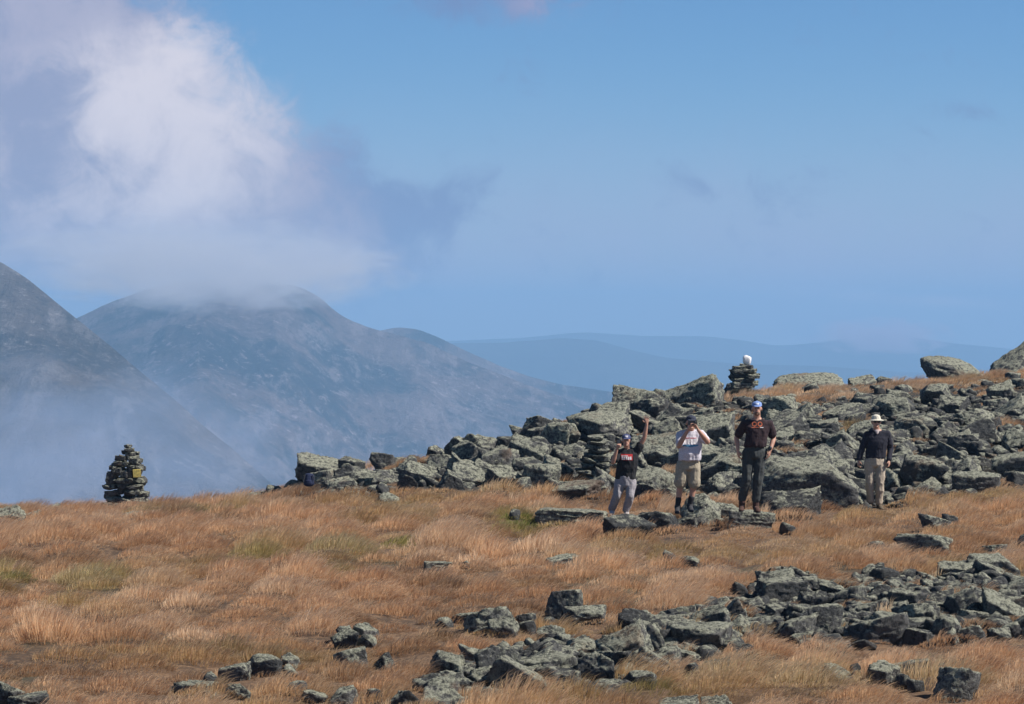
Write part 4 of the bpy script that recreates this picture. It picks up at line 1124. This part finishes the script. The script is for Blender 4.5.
def build_grass():
    rg = np.random.RandomState(77)
    M = grass_material()
    # tussock centres over the wedge of ground that is in view
    N = 76000
    y = np.sqrt(rg.uniform(26 ** 2, 99 ** 2, N)); a = rg.uniform(-0.235, 0.25, N); x = a * y
    u = 512 + F * a; v = HOR - ground(x, y, False) / y * F
    dens = np.ones(N)
    tal, mixd, band = in_talus(u, v), in_mixed(u, v), in_band(u, v)
    P = np.stack([x, y, 0 * x], -1)
    patch = vnoise(P * 0.8, 41)
    dens = np.where(tal, 0.018, dens)
    dens = np.where(mixd, np.where(patch > 0.14, 0.75, 0.05), dens)
    band = band & (u < 1135); mixd = mixd & (u < 1135)
    dens = np.where(tal & (u > 1135), 0.9, dens)
    dens = np.where(band, np.where(patch > 0.08, 0.95, 0.15), dens)
    behind = (y > 64) & (u < 560)
    dens = np.where(behind & (u < 240), 1.0, dens)
    for (cu, cv, ru, rv) in [(672, 414, 22, 8), (737, 430, 14, 18), (800, 402, 34, 8), (570, 464, 12, 6), (845, 425, 20, 10), (1003, 424, 26, 9), (972, 442, 16, 10), (790, 452, 12, 8),
                             (700, 498, 44, 8), (640, 503, 40, 8), (1000, 482, 34, 8), (905, 455, 12, 8), (480, 487, 50, 5), (545, 488, 26, 6), (775, 392, 40, 8), (880, 388, 60, 7),
                             (380, 490, 20, 5), (440, 488, 14, 5), (950, 380, 60, 8), (925, 470, 10, 10)]:
        q = ((u - cu) / ru) ** 2 + ((v - cv) / rv) ** 2
        dens = np.where(q < 1, 0.8, dens)
    # thinning with distance: what is far needs fewer tussocks
    dens = dens * np.clip(1.15 - (y - 30) / 95, 0.55, 1.0)
    keep = rg.uniform(size=N) < dens
    x, y, u, v, patch, tal = x[keep], y[keep], u[keep], v[keep], patch[keep], tal[keep]
    # spacing: a tussock keeps its neighbours off, so that dark gaps remain between the mops
    n = len(x)
    big = fbm(np.stack([x, y, 0 * x], -1) * 0.35, 3, 61)
    r_t = rg.uniform(0.14, 0.42, n) * (1 + 0.3 * big) * np.where(y < 45, 1.0, 1.15)
    order = np.argsort(-r_t * rg.uniform(0.6, 1, n))
    grid = {}; sel = []
    for i in order:
        ci, cj = int(x[i] / 0.7), int(y[i] / 0.7); good = True
        for di in (-1, 0, 1):
            for dj in (-1, 0, 1):
                for k in grid.get((ci + di, cj + dj), ()):
                    dd = (x[i] - x[k]) ** 2 + (y[i] - y[k]) ** 2
                    if dd < (1.10 * (r_t[i] + r_t[k])) ** 2: good = False; break
                if not good: break
            if not good: break
        if good: grid.setdefault((ci, cj), []).append(i); sel.append(i)
    sel = np.array(sel)
    # low filler tufts between them
    fil = rg.permutation(n)[:int(n * 0.07)]
    isf = np.concatenate([np.zeros(len(sel), bool), np.ones(len(fil), bool)])
    sel = np.concatenate([sel, fil])
    tal = tal
    x, y, u, v, patch, tal, r_t, big = x[sel], y[sel], u[sel], v[sel], patch[sel], tal[sel], r_t[sel], big[sel]
    n = len(x)
    P = np.stack([x, y, 0 * x], -1)
    r_t = np.where(isf, rg.uniform(0.15, 0.3, n), r_t)
    h_t = (0.105 + 0.21 * r_t) * np.where(tal | (v < 500) & (u > 240), 0.72, 1.08) * np.where(rg.uniform(size=n) < 0.2, 1.35, 0.95) * rg.uniform(0.6, 1.35, n) * (1 + 0.3 * vnoise(P * 0.9, 63)) * (1 + 0.2 * big)
    h_t = np.where(isf, 0.08 + 0.04 * rg.uniform(size=n), h_t)
    tint_t = 0.60 + 0.38 * big + 0.24 * rg.normal(size=n) - 0.45 * isf  # filler tufts tinted darker, painting shade into the gaps between tussocks
    lean = 0.55 + 0.3 * vnoise(P * 0.5, 71) + 0.1 * rg.normal(size=n)
    gsp = np.zeros(n)
    for (cu, cv, ru, rv, k) in [(525, 528, 30, 10, .9), (410, 546, 14, 7, .8), (0, 585, 22, 10, .8), (110, 585, 40, 12, .55), (252, 556, 24, 9, .7), (185, 568, 20, 8, .6), (340, 555, 30, 8, .4),
                                (755, 557, 10, 8, .7), (620, 700, 40, 10, .7), (250, 704, 30, 8, .8), (90, 610, 30, 8, .5), (545, 530, 20, 8, .8), (330, 575, 20, 6, .5)]:
        q = ((u - cu) / ru) ** 2 + ((v - cv) / rv) ** 2
        gsp = np.maximum(gsp, k * np.exp(-q) * (q < 3))
    gsp = np.maximum(gsp, 0.30 * np.clip(vnoise(P * 0.45, 88) - 0.25, 0, 1) * 1.4)
    nb = np.clip((290 * (r_t / 0.27) ** 2 * np.clip(46 / y, 0.5, 1.3)).astype(int), 24, 800)
    T = np.repeat(np.arange(n), nb)
    B = len(T)
    ang = rg.uniform(0, 2 * np.pi, B); rad = np.sqrt(rg.uniform(0, 1, B))
    ox, oy = np.cos(ang) * rad * r_t[T] * 1.25, np.sin(ang) * rad * r_t[T] * 0.72
    bx, by = x[T] + ox, y[T] + oy
    # blades do not grow through rocks; right in front of one they are short
    hs = np.ones(B)
    for (fx, fy) in [(612, 55), (626, 55), (677.8, 49.5), (690, 49.5), (742, 49), (756, 49), (870, 53.5), (879, 53.5)]:
        X0 = (fx - 512) / F * fy
        q = ((bx - X0) / 0.5) ** 2
        hs = np.where((q < 1) & (by < fy + 0.3) & (by > fy - 5.5), np.minimum(hs, 0.2 + (0.0 if fy == 55 else 0.45) * np.clip((fy - 1.2 - by) / 3.5, 0, 1)), hs)
    cellr = {}
    for r in rocks:
        x0, x1 = r['x'] - r['w'] * 0.9, r['x'] + r['w'] * 0.9
        cand = np.where((bx > x0) & (bx < x1) & (by > r['y'] - r['d'] * 0.5 - 0.9) & (by < r['y'] + r['d'] * 0.5))[0]
        if len(cand) == 0: continue
        qx = (bx[cand] - r['x']) / (r['w'] * 0.5); qy = (by[cand] - r['y']) / (r['d'] * 0.5)
        q = qx ** 2 + qy ** 2
        hs[cand] = np.where(q < 0.85, 0, hs[cand])
        fr = (np.abs(qx) < 0.85) & (by[cand] < r['y'])
        near_ = np.clip((r['y'] - r['d'] * 0.5 - by[cand]) / 0.9, 0, 1)
        hs[cand] = np.where(fr, np.minimum(hs[cand], 0.25 + 0.75 * near_), hs[cand])
    ok = hs > 0.05
    T, ang, rad, bx, by, hs = T[ok], ang[ok], rad[ok], bx[ok], by[ok], hs[ok]
    B = len(T)
    bz = ground(bx, by) + np.where(isf[T], 0.0, 0.30) * r_t[T] * (1 - rad ** 2) - 0.02
    L = h_t[T] * rg.uniform(0.7, 1.25, B) * hs * (1.12 - 0.62 * rad ** 2) * np.where(gsp[T] > 0.5, 0.6, 1)
    out = np.stack([np.cos(ang), np.sin(ang)], -1) * (rad * 0.62)[:, None]
    wx = lean[T] * rg.uniform(0.75, 1.3, B); wy = 0.13 * rg.normal(size=B) - 0.05
    d0 = np.stack([out[:, 0] + 0.25 * wx, out[:, 1] + wy * 0.5, np.ones(B)], -1)
    d1 = np.stack([out[:, 0] + 1.15 * wx, out[:, 1] + wy, 0.9 * np.ones(B)], -1)
    d2 = np.stack([out[:, 0] + 2.1 * wx, out[:, 1] + wy * 1.4, 0.40 + 0.18 * rg.normal(size=B)], -1)
    for d in (d0, d1, d2): d /= np.linalg.norm(d, axis=1)[:, None]
    p0 = np.stack([bx, by, bz], -1)
    p1 = p0 + d0 * (L * 0.38)[:, None]; p2 = p1 + d1 * (L * 0.36)[:, None]; p3 = p2 + d2 * (L * 0.34)[:, None]
    ph = rg.uniform(0, np.pi, B)
    wd = np.stack([np.cos(ph), np.sin(ph), 0 * ph], -1)
    wv = (0.0014 + 0.00004 * by) * rg.uniform(0.7, 1.3, B) * np.where(gsp[T] > 0.5, 1.6, 1)
    wd = wd * wv[:, None]
    V = np.stack([p0 - wd, p0 + wd, p1 - wd, p1 + wd, p2 - wd * 0.8, p2 + wd * 0.8, p3], 1).reshape(-1, 3)
    b0 = (np.arange(B) * 7)[:, None]
    fq = np.concatenate([b0 + np.array([[0, 1, 3, 2]]), b0 + np.array([[2, 3, 5, 4]]), b0 + np.array([[4, 5, 6]])], axis=1)
    sizes = np.tile([4, 4, 3], B)
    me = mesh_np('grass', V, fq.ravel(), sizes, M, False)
    tint = np.clip(tint_t[T] + 0.12 * rg.normal(size=B), 0, 1)
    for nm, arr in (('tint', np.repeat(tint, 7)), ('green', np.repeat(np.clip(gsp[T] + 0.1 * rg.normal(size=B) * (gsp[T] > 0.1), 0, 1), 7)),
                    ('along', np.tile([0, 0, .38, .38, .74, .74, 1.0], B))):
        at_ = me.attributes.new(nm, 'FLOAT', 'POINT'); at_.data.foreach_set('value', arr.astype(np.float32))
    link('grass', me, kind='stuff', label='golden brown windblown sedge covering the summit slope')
    print('BLADES', B, 'tussocks', n)
build_grass()
